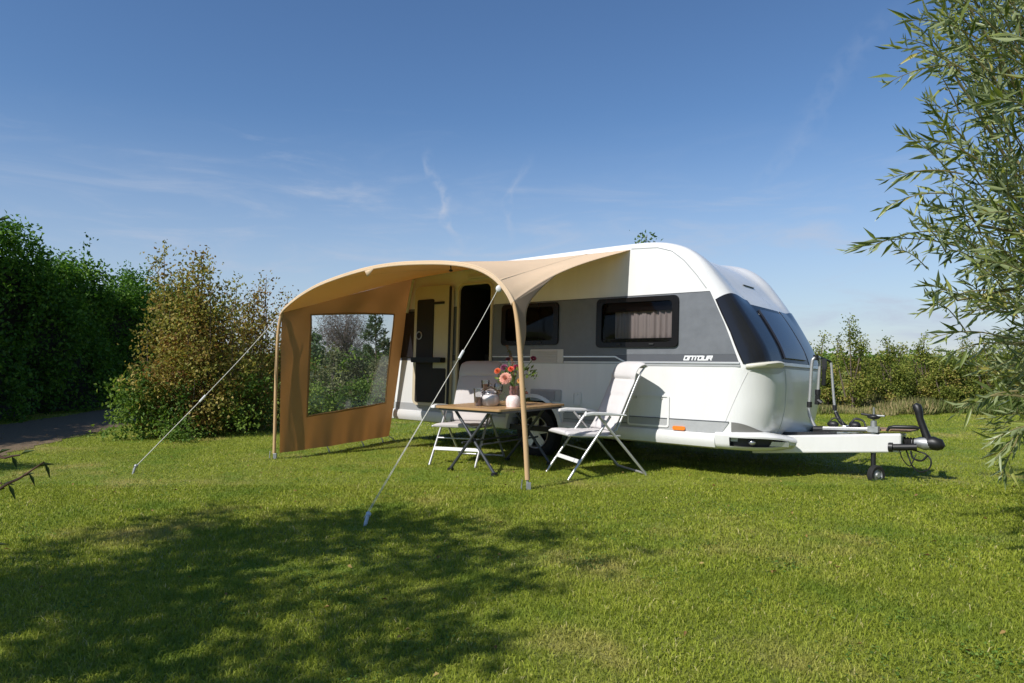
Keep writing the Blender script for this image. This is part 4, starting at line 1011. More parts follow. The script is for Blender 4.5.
#@@VEG@@
# ------------------------------------------------------------------ vegetation helpers
def np_mesh(name, V, Fs, mats, parent=None, rnd=None, mi=None, smooth=False):
    """V (n,3); Fs list of int arrays (m,k) with the same k inside each array"""
    me = bpy.data.meshes.new(name)
    tot = sum(len(f) for f in Fs); loops = sum(f.size for f in Fs)
    me.vertices.add(len(V)); me.vertices.foreach_set('co', np.ascontiguousarray(V, dtype=np.float32).ravel())
    me.loops.add(loops); me.loops.foreach_set('vertex_index', np.concatenate([f.ravel() for f in Fs]).astype(np.int32))
    me.polygons.add(tot); st = []; o = 0
    for f in Fs: st.append(o + np.arange(len(f)) * f.shape[1]); o += f.size
    me.polygons.foreach_set('loop_start', np.concatenate(st).astype(np.int32))
    if not isinstance(mats, (list, tuple)): mats = [mats]
    for m in mats: me.materials.append(m)
    if mi is not None: me.polygons.foreach_set('material_index', mi.astype(np.int32))
    me.update(calc_edges=True)
    if rnd is not None:
        a = me.attributes.new('rnd', 'FLOAT', 'FACE'); a.data.foreach_set('value', rnd.astype(np.float32))
    if smooth: me.polygons.foreach_set('use_smooth', [True] * tot)
    ob = bpy.data.objects.new(name, me); COL.objects.link(ob)
    if parent: ob.parent = parent
    return ob

def unit(v): return v / np.maximum(1e-9, np.linalg.norm(v, axis=-1, keepdims=True))

def leaf_mesh(name, C, D, L, Wd, m, parent=None, rnd=None, fold=0.25, off=(0, 0, 0), curl=0.15, up=None):
    n = len(C); C = np.asarray(C) - np.asarray(off)
    D = unit(D); U = rng.normal(size=(n, 3)) if up is None else up
    Sd = unit(np.cross(D, U)); Nn = np.cross(Sd, D)
    L = L[:, None]; Wd = Wd[:, None]
    a = C; b = C + D * L * 0.45 - Sd * Wd * 0.5 + Nn * Wd * fold; c = C + D * L - Nn * L * curl; d = C + D * L * 0.45 + Sd * Wd * 0.5 + Nn * Wd * fold
    V = np.stack([a, b, c, d], 1).reshape(-1, 3); i = np.arange(n)[:, None] * 4
    Fc = np.concatenate([i + np.array([0, 2, 1]), i + np.array([0, 3, 2])], 1).reshape(-1, 3)
    r = rng.random(n) if rnd is None else rnd
    return np_mesh(name, V, [Fc], m, parent, np.repeat(np.clip(r, 0, 1), 2))

def env_points(env, n, shell=0.5, lump=0.25, seed=0, squash=(1, 1)):
    """points inside a body of revolution with a lumpy outline; env = [(z, r), ...]"""
    q = np.random.default_rng(seed); zs = np.array([e[0] for e in env]); rs = np.array([e[1] for e in env])
    zz = np.linspace(zs[0], zs[-1], 200); rr = np.interp(zz, zs, rs); cdf = np.cumsum(rr ** 1.5 + 1e-4); cdf /= cdf[-1]
    z = np.interp(q.random(n), cdf, zz); a = q.random(n) * 2 * np.pi; r = np.interp(z, zs, rs)
    ph = q.random(6) * 6.28; H_ = zs[-1] - zs[0] + 1e-6
    k = 1 + lump * (np.sin(2 * a + ph[0] + 5 * z / H_) + np.sin(3 * a + ph[1] - 9 * z / H_) + 0.7 * np.sin(5 * a + ph[2] + 14 * z / H_) + 0.6 * np.sin(7 * a + ph[3] - 21 * z / H_)) / 2
    u = (shell + (1 - shell) * np.sqrt(q.random(n))) * (0.25 + 0.75 * q.random(n) ** 0.4)
    r = r * k * u
    return np.stack([r * np.cos(a) * squash[0], r * np.sin(a) * squash[1], z], 1)

def foliage(name, cl, per, size, L, W, m, parent, off=(0, 0, 0), seed=0, tone=0.5, tonevar=0.28, outward=0.6, center=None, sunny=0.0):
    """leaves gathered in clumps round the points cl (world places)"""
    q = np.random.default_rng(seed); n = len(cl)
    t = tone + q.normal(size=n) * tonevar
    C = np.repeat(cl, per, 0) + q.normal(size=(n * per, 3)) * size * np.array([1, 1, 0.8])
    cen = np.mean(cl, 0) if center is None else np.asarray(center)
    D = unit(q.normal(size=C.shape)) + outward * unit(C - cen) + np.array([0, 0, -0.1])
    rn = np.repeat(t, per) + q.normal(size=n * per) * 0.16
    Ls = L * (0.6 + 0.8 * q.random(n * per)); Ws = W * (0.6 + 0.8 * q.random(n * per))
    return leaf_mesh(name, C, D, Ls, Ws, m, parent, rn, off=off)

def limbs(name, base, cl, n, m, parent, off, r0=0.06, seed=0, fork=0.45, rt=0.006):
    q = random.Random(seed); g = G(off); base = Vector(base)
    for k in range(n):
        e = Vector(cl[q.randrange(len(cl))]); f = base.lerp(Vector((base.x, base.y, e.z)), fork * q.uniform(.5, 1))
        mid = f.lerp(e, 0.5) + Vector((q.uniform(-.1, .1), q.uniform(-.1, .1), q.uniform(0, .15))) * (e - base).length * 0.4
        pts = cr([base + Vector((q.uniform(-1, 1), q.uniform(-1, 1), 0)) * r0 * 0.5, f, mid, e], 5); nn = len(pts)
        g.tube(pts, [lerp(r0 * q.uniform(.5, .9), rt, (i / (nn - 1)) ** 0.7) for i in range(nn)], 6)
    return g.build(name, m, parent, smooth=60)

LM = {}
LM['hedge'] = leaf_mat('hedge_leaf', [(0.0, (0.039, 0.090, 0.014)), (0.5, (0.074, 0.170, 0.022)), (1.0, (0.156, 0.268, 0.036))], 0.35)
LM['autumn'] = leaf_mat('autumn_leaf', [(0.0, (0.17, 0.085, 0.03)), (0.25, (0.28, 0.17, 0.05)), (0.55, (0.27, 0.23, 0.055)), (0.8, (0.22, 0.25, 0.05)), (1.0, (0.48, 0.38, 0.12))], 0.42)
LM['garden'] = leaf_mat('garden_shrub_leaf', [(0.0, (0.055, 0.07, 0.04)), (0.5, (0.12, 0.14, 0.07)), (1.0, (0.22, 0.23, 0.11))], 0.3)
LM['shrub'] = leaf_mat('shrub_leaf', [(0.0, (0.055, 0.105, 0.022)), (0.5, (0.109, 0.194, 0.033)), (1.0, (0.201, 0.281, 0.052))], 0.35)
LM['orchard'] = leaf_mat('orchard_leaf', [(0.0, (0.065, 0.10, 0.018)), (0.35, (0.165, 0.205, 0.035)), (0.7, (0.28, 0.305, 0.06)), (0.92, (0.38, 0.35, 0.085)), (1.0, (0.40, 0.30, 0.09))], 0.36)
LM['bare'] = leaf_mat('dry_leaf', [(0.0, (0.120, 0.102, 0.102)), (1.0, (0.228, 0.186, 0.168))], 0.2)
LM['pine'] = leaf_mat('conifer_needle', [(0.0, (0.045, 0.083, 0.045)), (1.0, (0.120, 0.176, 0.072))], 0.2)
LM['willow'] = leaf_mat('willow_leaf', [(0.0, (0.05, 0.085, 0.022)), (0.4, (0.145, 0.19, 0.038)), (0.75, (0.26, 0.30, 0.065)), (0.93, (0.36, 0.37, 0.09)), (1.0, (0.44, 0.38, 0.10))], 0.34, rough=0.36, back=(0.31, 0.36, 0.17), spec=0.40)
LM['shade'] = leaf_mat('tree_leaf', [(0.0, (0.03, 0.06, 0.015)), (1.0, (0.07, 0.12, 0.03))], 0.15)
LM['twigleaf'] = leaf_mat('dark_twig_leaf', [(0.0, (0.030, 0.053, 0.013)), (1.0, (0.083, 0.114, 0.029))], 0.25)
LM['straw'] = leaf_mat('tall_grass_blade', [(0.0, (0.120, 0.180, 0.042)), (0.45, (0.204, 0.228, 0.072)), (0.75, (0.384, 0.324, 0.144)), (1.0, (0.504, 0.396, 0.216))], 0.3)

# ------------------------------------------------------------------ ground, path, lawn
def lawn_material(name, blades):
    m = bpy.data.materials.new(name); nt, N, Lk = nodes_of(m); b = N['Principled BSDF']; out = N['Material Output']
    ge = N.new('ShaderNodeNewGeometry')
    def noise(sc, det, loc=0, rough=0.6):
        mp = N.new('ShaderNodeMapping'); mp.inputs['Location'].default_value = (loc, loc * 1.7, 0); Lk.new(ge.outputs['Position'], mp.inputs[0])
        n = N.new('ShaderNodeTexNoise'); n.inputs['Scale'].default_value = sc; n.inputs['Detail'].default_value = det; n.inputs['Roughness'].default_value = rough
        Lk.new(mp.outputs[0], n.inputs['Vector']); return n.outputs['Fac']
    def mix(f, a, c, fa=None):
        n = N.new('ShaderNodeMix'); n.data_type = 'RGBA'
        if isinstance(f, float): n.inputs[0].default_value = f
        else: Lk.new(f, n.inputs[0])
        for i, v in ((6, a), (7, c)):
            if isinstance(v, tuple): n.inputs[i].default_value = (*v, 1)
            else: Lk.new(v, n.inputs[i])
        return n.outputs[2]
    def rng_(v, a, c, d=0.0, e=1.0):
        n = N.new('ShaderNodeMapRange'); n.interpolation_type = 'SMOOTHSTEP'; Lk.new(v, n.inputs[0])
        for i, q in enumerate((a, c, d, e)): n.inputs[i + 1].default_value = q
        return n.outputs[0]
    if blades:
        at_ = N.new('ShaderNodeAttribute'); at_.attribute_name = 'rnd'; rp = N.new('ShaderNodeValToRGB'); c_ = rp.color_ramp
        st = [(0.0, (0.155, 0.20, 0.020)), (0.45, (0.315, 0.375, 0.034)), (0.8, (0.43, 0.465, 0.055)), (0.93, (0.54, 0.51, 0.12)), (1.0, (0.60, 0.54, 0.24))]
        while len(c_.elements) < len(st): c_.elements.new(.5)
        for e, (p, c) in zip(c_.elements, st): e.position = p; e.color = (*c, 1)
        Lk.new(at_.outputs['Fac'], rp.inputs[0]); base = rp.outputs[0]
    else:
        base = mix(rng_(noise(26, 8), 0.3, 0.7), (0.09, 0.11, 0.020), (0.25, 0.295, 0.036))
        base = mix(rng_(noise(6, 6, 9), 0.35, 0.7, 0.0, 0.6), base, (0.28, 0.30, 0.045))
    dry = mix(rng_(noise(0.75, 6, 3.1), 0.52, 0.70, 0.0, 0.75), base, (0.50, 0.43, 0.13) if blades else (0.32, 0.27, 0.09))
    dark = mix(rng_(noise(1.1, 6, 12.3), 0.50, 0.68, 0.0, 0.75), dry, (0.15, 0.235, 0.022))
    Lk.new(dark, b.inputs['Base Color']); b.inputs['Roughness'].default_value = 0.62; b.inputs['Specular IOR Level'].default_value = 0.3
    if blades:
        t = N.new('ShaderNodeBsdfTranslucent'); Lk.new(dark, t.inputs[0]); ms = N.new('ShaderNodeMixShader'); ms.inputs[0].default_value = 0.42
        Lk.new(b.outputs[0], ms.inputs[1]); Lk.new(t.outputs[0], ms.inputs[2]); Lk.new(ms.outputs[0], out.inputs[0])
    else:
        bp = N.new('ShaderNodeBump'); bp.inputs['Strength'].default_value = 0.8; bp.inputs['Distance'].default_value = 0.03; Lk.new(noise(45, 6), bp.inputs['Height']); Lk.new(bp.outputs[0], b.inputs['Normal'])
    return m

g = G()
xs = list(np.concatenate([np.linspace(-400, -20, 8), np.linspace(-16, 16, 33), np.linspace(20, 400, 8)])); ys = list(np.concatenate([np.linspace(-60, -4, 5), np.linspace(0, 30, 31), np.linspace(40, 900, 10)]))
g.grid([[(x, y, 0) for x in xs] for y in ys], flip=False)
tag(g.build('lawn', lawn_material('lawn_soil', False)), kind='structure')
near_edge = [(-5.9, 5.5), (-6.45, 8.2), (-6.75, 9.6), (-7.0, 11.2), (-7.2, 12.8), (-7.5, 15), (-8.3, 20), (-9.4, 30)]
far_edge = [(-9.2, 5.5), (-9.4, 8.2), (-9.5, 9.6), (-9.55, 11.2), (-9.6, 12.8), (-9.7, 15), (-10.2, 20), (-11.3, 30)]
g = G(); E1 = cr([(a, b, 0) for a, b in near_edge], 6); E2 = cr([(a, b, 0) for a, b in far_edge], 6)
g.grid([[a.lerp(b, s_) + Vector((0.08 * math.sin(i * 2.1) * (s_ < .01) + 0.08 * math.sin(i * 1.7) * (s_ > .99), 0, 0.006)) for s_ in np.linspace(0, 1, 9)] for i, (a, b) in enumerate(zip(E1, E2))], flip=True)
tag(g.build('gravel_path', mat('gravel', (0.19, 0.13, 0.072), 0.95, var=0.45, vscale=30, bump=0.8, bscale=55)), kind='structure')

def path_x(y):
    a = np.array(near_edge); b = np.array(far_edge)
    return np.interp(y, a[:, 1], a[:, 0]), np.interp(y, b[:, 1], b[:, 0])

def grass(name, zones, m):
    VV = []; FF4 = []; FF3 = []; R4 = []; R3 = []; base = 0
    for (y0, y1, dens, h, wd, full) in zones:
        area = 0.5 * (y1 ** 2 - y0 ** 2) * 2.10; n = int(area * dens)
        y = np.sqrt(y0 ** 2 + rng.random(n) * (y1 ** 2 - y0 ** 2)); x = (rng.random(n) * 2.10 - 1.05) * y
        px_, fx_ = path_x(y); keep = ~((x < px_ + rng.normal(size=n) * 0.06) & (x > fx_ + rng.normal(size=n) * 0.08) & (y > 5.5))
        if y1 > 11: keep &= x > -10.6
        x, y = x[keep], y[keep]; n = len(x)
        # tufts: taller and shorter patches of the sward
        tuft = 0.5 + 0.5 * np.sin(x * 5.1 + 2 * np.sin(y * 3.7)) * np.sin(y * 4.3 + 1.5 * np.sin(x * 2.9)); big_ = 0.5 + 0.5 * np.sin(x * 1.3 + 1.2 * np.sin(y * 0.9)) * np.sin(y * 1.7 + x * .4)
        hh = h * (0.45 + 0.75 * rng.random(n)) * (0.62 + 0.5 * tuft + 0.35 * big_); tall = rng.random(n) < 0.015; hh[tall] *= 1.7
        az = rng.random(n) * 2 * np.pi; la = rng.random(n) * 2 * np.pi; ln = hh * (0.35 + 1.15 * rng.random(n))
        w_ = wd * (0.6 + 0.8 * rng.random(n)); sx_ = np.cos(az) * w_ / 2; sy_ = np.sin(az) * w_ / 2; lx_ = np.cos(la) * ln; ly_ = np.sin(la) * ln
        z0 = np.full(n, -0.004); r = np.clip(0.42 + 0.20 * rng.normal(size=n) + 0.30 * (tuft - .5) + (rng.random(n) < 0.06) * 0.45, 0, 1)
        P = [np.stack([x - sx_, y - sy_, z0], 1), np.stack([x + sx_, y + sy_, z0], 1)]
        if full:
            P += [np.stack([x + sx_ * .8 + lx_ * .35, y + sy_ * .8 + ly_ * .35, hh * .6], 1), np.stack([x - sx_ * .8 + lx_ * .35, y - sy_ * .8 + ly_ * .35, hh * .6], 1)]
        P += [np.stack([x + lx_, y + ly_, hh * (1 - 0.30 * (ln / hh))], 1)]
        k = len(P); VV.append(np.stack(P, 1).reshape(-1, 3)); i = base + np.arange(n)[:, None] * k
        if full: FF4.append(i + np.array([0, 1, 2, 3])); R4.append(r); FF3.append(i + np.array([3, 2, 4])); R3.append(r)
        else: FF3.append(i + np.array([0, 1, 2])); R3.append(r)
        base += n * k
    Fs = []; Rs = []
    if FF4: Fs.append(np.concatenate(FF4)); Rs.append(np.concatenate(R4))
    Fs.append(np.concatenate(FF3)); Rs.append(np.concatenate(R3))
    return np_mesh(name, np.concatenate(VV), Fs, m, None, np.concatenate(Rs))
GD = 1.0
gr = grass('lawn_grass', [(2.3, 4.2, 12000 * GD, 0.029, 0.0042, True), (4.2, 7.0, 6500 * GD, 0.029, 0.0058, True), (7.0, 11.0, 3000 * GD, 0.031, 0.0085, False), (11, 18, 1100 * GD, 0.036, 0.014, False), (18, 30, 160 * GD, 0.05, 0.03, False)], lawn_material('grass_blade', True))
tag(gr, 'short mown green grass covering the whole pitch', 'grass', kind='stuff')

# clover and other flat weeds in the sward, a few blown leaves
cx = []; 
for k in range(210):
    y = math.sqrt(rng.uniform(2.5 ** 2, 9.5 ** 2)); x = rng.uniform(-.78, .78) * y; m_ = int(rng.uniform(8, 60)); cx.append(np.stack([x + rng.normal(size=m_) * .09, y + rng.normal(size=m_) * .09, 0.010 + 0.014 * rng.random(m_)], 1))
cx = np.concatenate(cx); n = len(cx); D = unit(np.stack([rng.normal(size=n), rng.normal(size=n), 0.15 * rng.random(n)], 1))
tag(leaf_mesh('clover', cx, D, 0.013 + 0.014 * rng.random(n), 0.011 + 0.008 * rng.random(n), leaf_mat('clover_leaf', [(0, (0.07, 0.14, 0.025)), (0.6, (0.14, 0.24, 0.04)), (1, (0.24, 0.32, 0.07))], 0.3), None, None, up=np.tile(np.array([0.05, 0.05, 1.0]), (n, 1)) + rng.normal(size=(n, 3)) * .2, curl=0.1), 'low clover and broad leaved weeds scattered through the lawn', 'clover', kind='stuff')
n = 260; y = np.sqrt(rng.uniform(2.6 ** 2, 11.5 ** 2, n)); x = rng.uniform(-.75, .75, n) * y; D = unit(np.stack([rng.normal(size=n), rng.normal(size=n), 0.2 * rng.normal(size=n)], 1))
tag(leaf_mesh('fallen_leaves', np.stack([x, y, 0.022 + 0.012 * rng.random(n)], 1), D, 0.022 + 0.022 * rng.random(n), 0.012 + 0.012 * rng.random(n), leaf_mat('fallen_leaf', [(0, (0.16, 0.08, 0.03)), (0.6, (0.34, 0.22, 0.07)), (1, (0.45, 0.38, 0.14))], 0.2), None, None, up=np.tile(np.array([0.05, 0.05, 1.0]), (n, 1)) + rng.normal(size=(n, 3)) * .4, curl=0.25), 'small dry leaves blown over the lawn', 'dry leaves', kind='stuff')

# ------------------------------------------------------------------ hedge, bushes, trees
o = (-10.7, 15, 0); hd = thing('hedge', 'tall dense dark green hedge along the gravel path on the left', 'hedge', o)
q = np.random.default_rng(5); n = 5200
y = 7.5 + q.random(n) * 17; topz = np.interp(y, [7.5, 14.5, 16.5, 20, 24.5], [3.75, 3.72, 3.3, 3.1, 3.1]) + 0.28 * np.sin(y * 2.3) + 0.2 * np.sin(y * 5.1 + 1) + 0.15 * q.normal(size=n)
z = topz * (q.random(n) ** 0.75); onf = q.random(n) < 0.72
x = np.where(onf, -10.05 - 0.45 * (z / 4) + 0.22 * np.sin(y * 1.9 + z * 1.3) + 0.16 * np.sin(y * 4.7 - z * 2.2) + 0.10 * q.normal(size=n), -11.3 + 1.1 * q.random(n)); z = np.where(onf, z, topz * (0.9 + 0.1 * q.random(n)))
foliage('leaves', np.stack([x, y, np.maximum(z, 0.1)], 1), 13, 0.13, 0.085, 0.060, LM['hedge'], hd, off=o, seed=3, outward=0.25)
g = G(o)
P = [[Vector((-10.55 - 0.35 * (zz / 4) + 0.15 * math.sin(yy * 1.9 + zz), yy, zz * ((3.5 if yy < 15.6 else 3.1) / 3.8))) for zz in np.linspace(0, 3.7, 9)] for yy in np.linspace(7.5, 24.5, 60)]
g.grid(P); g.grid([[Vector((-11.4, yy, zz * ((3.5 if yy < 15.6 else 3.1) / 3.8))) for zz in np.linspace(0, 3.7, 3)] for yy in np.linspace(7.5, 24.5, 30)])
g.build('dark_core', mat('hedge_core', (0.03, 0.03, 0.018), 0.95, var=0.5, vscale=9), hd)  # solid dark core sheets, added to block light coming through the leaves

def bush(name, label, cat, base, env, ncl, per, cs, L, W, m, seed, group=None, tone=0.5, tv=0.28, lump=0.25, spikes=(), nl=12, r0=0.04, squash=(1, 1), outward=0.5, bark='bark', shell=0.4, trunk='stem', crown='leaves', lobe=0.15):
    t = thing(name, label, cat, base, group=group); b = np.array(base)
    per_lobe = 9; lob = env_points(env, max(6, ncl // per_lobe), shell, lump, seed, squash); qq = np.random.default_rng(seed + 500)
    ls = lobe * max(e[1] for e in env); cl = np.repeat(lob, per_lobe, 0) + qq.normal(size=(len(lob) * per_lobe, 3)) * ls * np.array([1, 1, 1.15]); cl[:, 2] = np.maximum(cl[:, 2], 0.05)
    lt = np.repeat(qq.normal(size=len(lob)) * tv * 0.8, per_lobe); cl = cl + b
    for (dx, dy, z0, z1, k) in spikes:
        tt_ = np.linspace(0, 1, k); cl = np.concatenate([cl, np.stack([b[0] + dx + 0.12 * np.sin(tt_ * 4 + seed) * tt_, b[1] + dy + 0 * tt_, z0 + (z1 - z0) * tt_], 1)])
    lt = np.concatenate([lt, np.zeros(len(cl) - len(lt))]) + tone
    foliage(crown, cl, per, cs, L, W, m, t, off=base, seed=seed, tone=lt, tonevar=tv * 0.6, outward=outward, center=b + np.array([0, 0, env[-1][0] * .4]))
    lb = limbs(trunk, base, cl, nl, M[bark], t, base, r0, seed)
    if spikes:
        g = G(base)
        for (dx, dy, z0, z1, k) in spikes: g.tube([Vector((base[0] + dx * .5, base[1] + dy * .5, z0 * .3)), Vector((base[0] + dx, base[1] + dy, z0)), Vector((base[0] + dx + 0.12 * math.sin(4 + seed), base[1] + dy, z1))], [0.02, 0.012, 0.005], 6)
        g.build('shoot', M[bark], t)
    return t
bush('autumn_shrub', 'tall bushy shrub with brown and olive autumn leaves left of the awning', 'shrub', (-5.25, 11.6, 0), [(0.0, 0.60), (0.5, 0.86), (1.1, 0.78), (1.5, 0.60), (1.85, 0.40), (2.1, 0.20), (2.2, 0.05)], 560, 24, 0.10, 0.058, 0.038, LM['autumn'], 21, tone=0.62, lump=0.36,
     spikes=((-0.50, 0, 1.0, 3.05, 26), (0.12, 0, 1.5, 2.98, 24), (-0.24, 0.1, 1.4, 2.72, 20), (0.42, 0.1, 1.3, 2.45, 18), (-0.78, 0, 0.7, 1.75, 14), (0.30, -.1, 1.5, 2.78, 18), (-0.62, .1, 0.9, 2.25, 16), (-0.08, -.1, 1.4, 2.55, 16), (0.62, 0, 1.0, 2.2, 16), (-0.36, -.1, 1.2, 2.45, 14), (0.02, .1, 1.4, 2.80, 14)), nl=30, r0=0.05)
bush('autumn_shrub', 'reddish brown shrub just left of the tan side wall, behind the guy rope', 'shrub', (-4.75, 13.0, 0), [(0.0, 0.7), (0.6, 1.05), (1.2, 0.95), (1.7, 0.66), (2.0, 0.35), (2.2, 0.10)], 560, 24, 0.11, 0.052, 0.036, LM['autumn'], 22, tone=0.50, lump=0.34, spikes=((-0.45, 0, 1.4, 2.65, 15), (0.1, 0, 1.4, 2.72, 15), (0.5, 0, 1.2, 2.45, 13), (-0.15, .1, 1.4, 2.45, 12)), nl=22, r0=0.04)
bush('low_shrub', 'low green shrub at the foot of the autumn shrub beside the gravel path', 'shrub', (-5.85, 11.1, 0), [(0.0, 0.38), (0.5, 0.46), (1.1, 0.30), (1.4, 0.08)], 170, 14, 0.10, 0.06, 0.042, LM['shrub'], 23, tone=0.62, lump=0.35, nl=10, r0=0.02)
bush('low_shrub', 'low green shrub between the autumn shrub and the tan side wall', 'shrub', (-4.55, 11.9, 0), [(0.0, 0.6), (0.3, 0.72), (0.75, 0.5), (1.05, 0.1)], 190, 14, 0.10, 0.055, 0.04, LM['shrub'], 24, tone=0.5, lump=0.35, nl=10, r0=0.02)
bush('low_shrub', 'small dark green shrub under the front of the autumn shrub', 'shrub', (-5.05, 10.95, 0), [(0.0, 0.40), (0.3, 0.5), (0.65, 0.30), (0.85, 0.05)], 120, 14, 0.09, 0.05, 0.035, LM['shrub'], 25, tone=0.35, lump=0.35, nl=8, r0=0.015)

# seen through the clear window of the side wall
bush('bare_tree', 'large leafless purple grey tree seen through the side wall window', 'tree', (-15.6, 66, 0), [(1.0, 0.8), (2.0, 2.3), (3.4, 2.9), (4.6, 2.2), (5.3, 0.6)], 420, 18, 0.42, 0.34, 0.03, LM['bare'], 31, lump=0.2, nl=90, r0=0.2, bark='twig', trunk='trunk', crown='crown')
bush('dark_tree', 'dark rounded tree at the left edge of the side wall window', 'tree', (-14.6, 50, 0), [(0.3, 0.8), (1.4, 1.3), (2.3, 1.0), (2.9, 0.3)], 200, 14, 0.22, 0.2, 0.14, LM['pine'], 32, lump=0.25, nl=12, r0=0.08, trunk='trunk', crown='crown')
def conifer(label, base, h, r, seed, group=None):
    t = thing('conifer', label, 'tree', base, group=group); q = np.random.default_rng(seed); b = np.array(base); C = []; D = []
    g = G(base); g.tube([base, (base[0], base[1], h)], [0.05, 0.01], 8); g.build('trunk', M['bark'], t)
    gb = G(base)
    for k in range(46):
        z = 0.25 + (h - 0.3) * (k / 45); L_ = r * (1 - (z / h) ** 1.4) * (0.6 + 0.5 * q.random()) + 0.08; a = q.random() * 6.28; up = 0.35 + 0.3 * q.random()
        d = np.array([math.cos(a), math.sin(a), up]); gb.tube([(b[0], b[1], z), tuple(np.array([b[0], b[1], z]) + d * L_)], [0.012, 0.004], 5)
        m_ = int(25 + 95 * L_); s_ = q.random(m_) ** 0.6; C.append(np.array([b[0], b[1], z]) + s_[:, None] * d * L_ + q.normal(size=(m_, 3)) * 0.05); D.append(unit(d + q.normal(size=(m_, 3)) * 0.6))
    gb.build('branch', M['bark'], t); C = np.concatenate(C); D = np.concatenate(D); n = len(C)
    leaf_mesh('needles', C, D, 0.13 * (0.6 + 0.8 * q.random(n)), 0.03 + 0.02 * q.random(n), LM['pine'], t, off=base)
conifer('loose green pine seen through the right half of the side wall window', (-5.25, 27.0, 0), 2.85, 0.95, 41)
conifer('small pine partly hidden by the caravan rear in the side wall window', (-4.35, 27.0, 0), 2.2, 0.8, 42)
for i, (px, Y, hgt, r, tone, mk, lab) in enumerate(((332, 18.5, 1.42, 0.62, 0.6, 'garden', 'olive shrub with bare brown stems in the left half of the side wall window'), (357, 19.5, 1.15, 0.5, 0.4, 'garden', 'dark green shrub in the middle of the side wall window'), (379, 19.0, 1.18, 0.5, 0.5, 'garden', 'grey green shrub by the right edge of the side wall window'), (313, 20, 1.1, 0.5, 0.4, 'shrub', 'bright low shrub by the left edge of the side wall window'), (343, 16.0, 0.55, 0.8, 0.34, 'shrub', 'low leafy plant along the sill of the side wall window'), (368, 16.2, 0.66, 0.75, 0.3, 'shrub', 'dark low plant under the pine in the side wall window'), (315, 15.6, 0.5, 0.6, 0.85, 'shrub', 'pale green low plant in the lower left corner of the side wall window'))):
    X = (px - CX) / F * Y
    bush('garden_shrub', lab, 'shrub', (X, Y, 0), [(0.0, r * .7), (hgt * .35, r), (hgt * .7, r * .7), (hgt, r * .1)], 190, 13, 0.10, 0.075, 0.05, LM[mk], 50 + i, tone=tone, lump=0.35, nl=18, r0=0.02, bark='twig')
# tree whose tip shows over the caravan roof
bush('slender_tree', 'slender tree behind the caravan with only its leafy tip above the roof', 'tree', (2.60, 14.2, 0), [(0.8, 0.6), (2.0, 0.75), (2.7, 0.45), (3.05, 0.15), (3.2, 0.08)], 160, 12, 0.07, 0.075, 0.05, LM['shrub'], 61, nl=10, spikes=((-0.12, 0, 3.2, 3.66, 4), (0.04, 0, 3.2, 3.76, 5), (0.18, 0, 3.3, 3.64, 3)), trunk='trunk', crown='crown')

# young orchard on the right
orch = [(828, 17.4, 1.72, 0.34), (853, 16.6, 2.14, 0.44), (875, 18.6, 1.22, 0.36), (893, 16.9, 1.80, 0.40), (913, 18.4, 1.28, 0.34), (929, 17.2, 1.70, 0.36), (948, 16.8, 1.40, 0.38), (967, 17.4, 1.68, 0.38), (992, 16.8, 1.76, 0.40), (1019, 17.3, 1.90, 0.5), (1049, 17, 1.9, 0.6), (812, 18.5, 1.6, 0.5), (864, 22, 1.12, .6), (906, 22, 1.05, .6), (942, 22, 1.18, .6), (987, 22, 1.3, .6), (1032, 22, 1.5, .6)]
olab = ['narrow young fruit tree right behind the bicycle carrier', 'tallest pointed young fruit tree of the row behind the drawbar', 'lower young fruit tree in the gap right of the tallest one', 'broad young fruit tree above the jockey wheel in the orchard row', 'thin olive fruit tree behind the coupling handle', 'short yellowish fruit tree right of the coupling handle', 'brownish young fruit tree left of the willow fronds', 'fruit tree half hidden by the willow fronds', 'fruit tree showing between the willow leaves', 'large fruit tree behind the willow at the right edge', 'fruit tree hidden behind the willow', 'fruit tree mostly hidden by the caravan nose', 'back row fruit tree behind the tallest one', 'back row fruit tree seen above the drawbar board', 'back row fruit tree right of the coupling handle', 'back row fruit tree behind the lowest willow frond', 'back row fruit tree at the right edge']
for i, ((px, Y, hgt, r), lab) in enumerate(zip(orch, olab)):
    X = (px - CX) / F * Y
    bush('fruit_tree', lab, 'tree', (X, Y, 0), [(0.15, r * .75), (hgt * .3, r * 1.1), (hgt * .55, r * .85), (hgt * .75, r * .5), (hgt * .93, r * .1)], 200, 22, 0.07, 0.050, 0.034, LM['orchard'], 80 + i, group='young fruit trees of the orchard rows', tone=[.45, .52, .42, .46, .52, .56, .50, .46][i % 8], tv=0.26, lump=0.4, nl=16, r0=0.03, spikes=((random.uniform(-.2, .0), 0, hgt * .7, hgt * random.uniform(.95, 1.06), 10), (random.uniform(.05, .3), 0, hgt * .6, hgt * random.uniform(.8, .97), 8), (random.uniform(-.4, -.2), 0, hgt * .5, hgt * random.uniform(.75, .9), 8)), trunk='trunk', crown='crown')
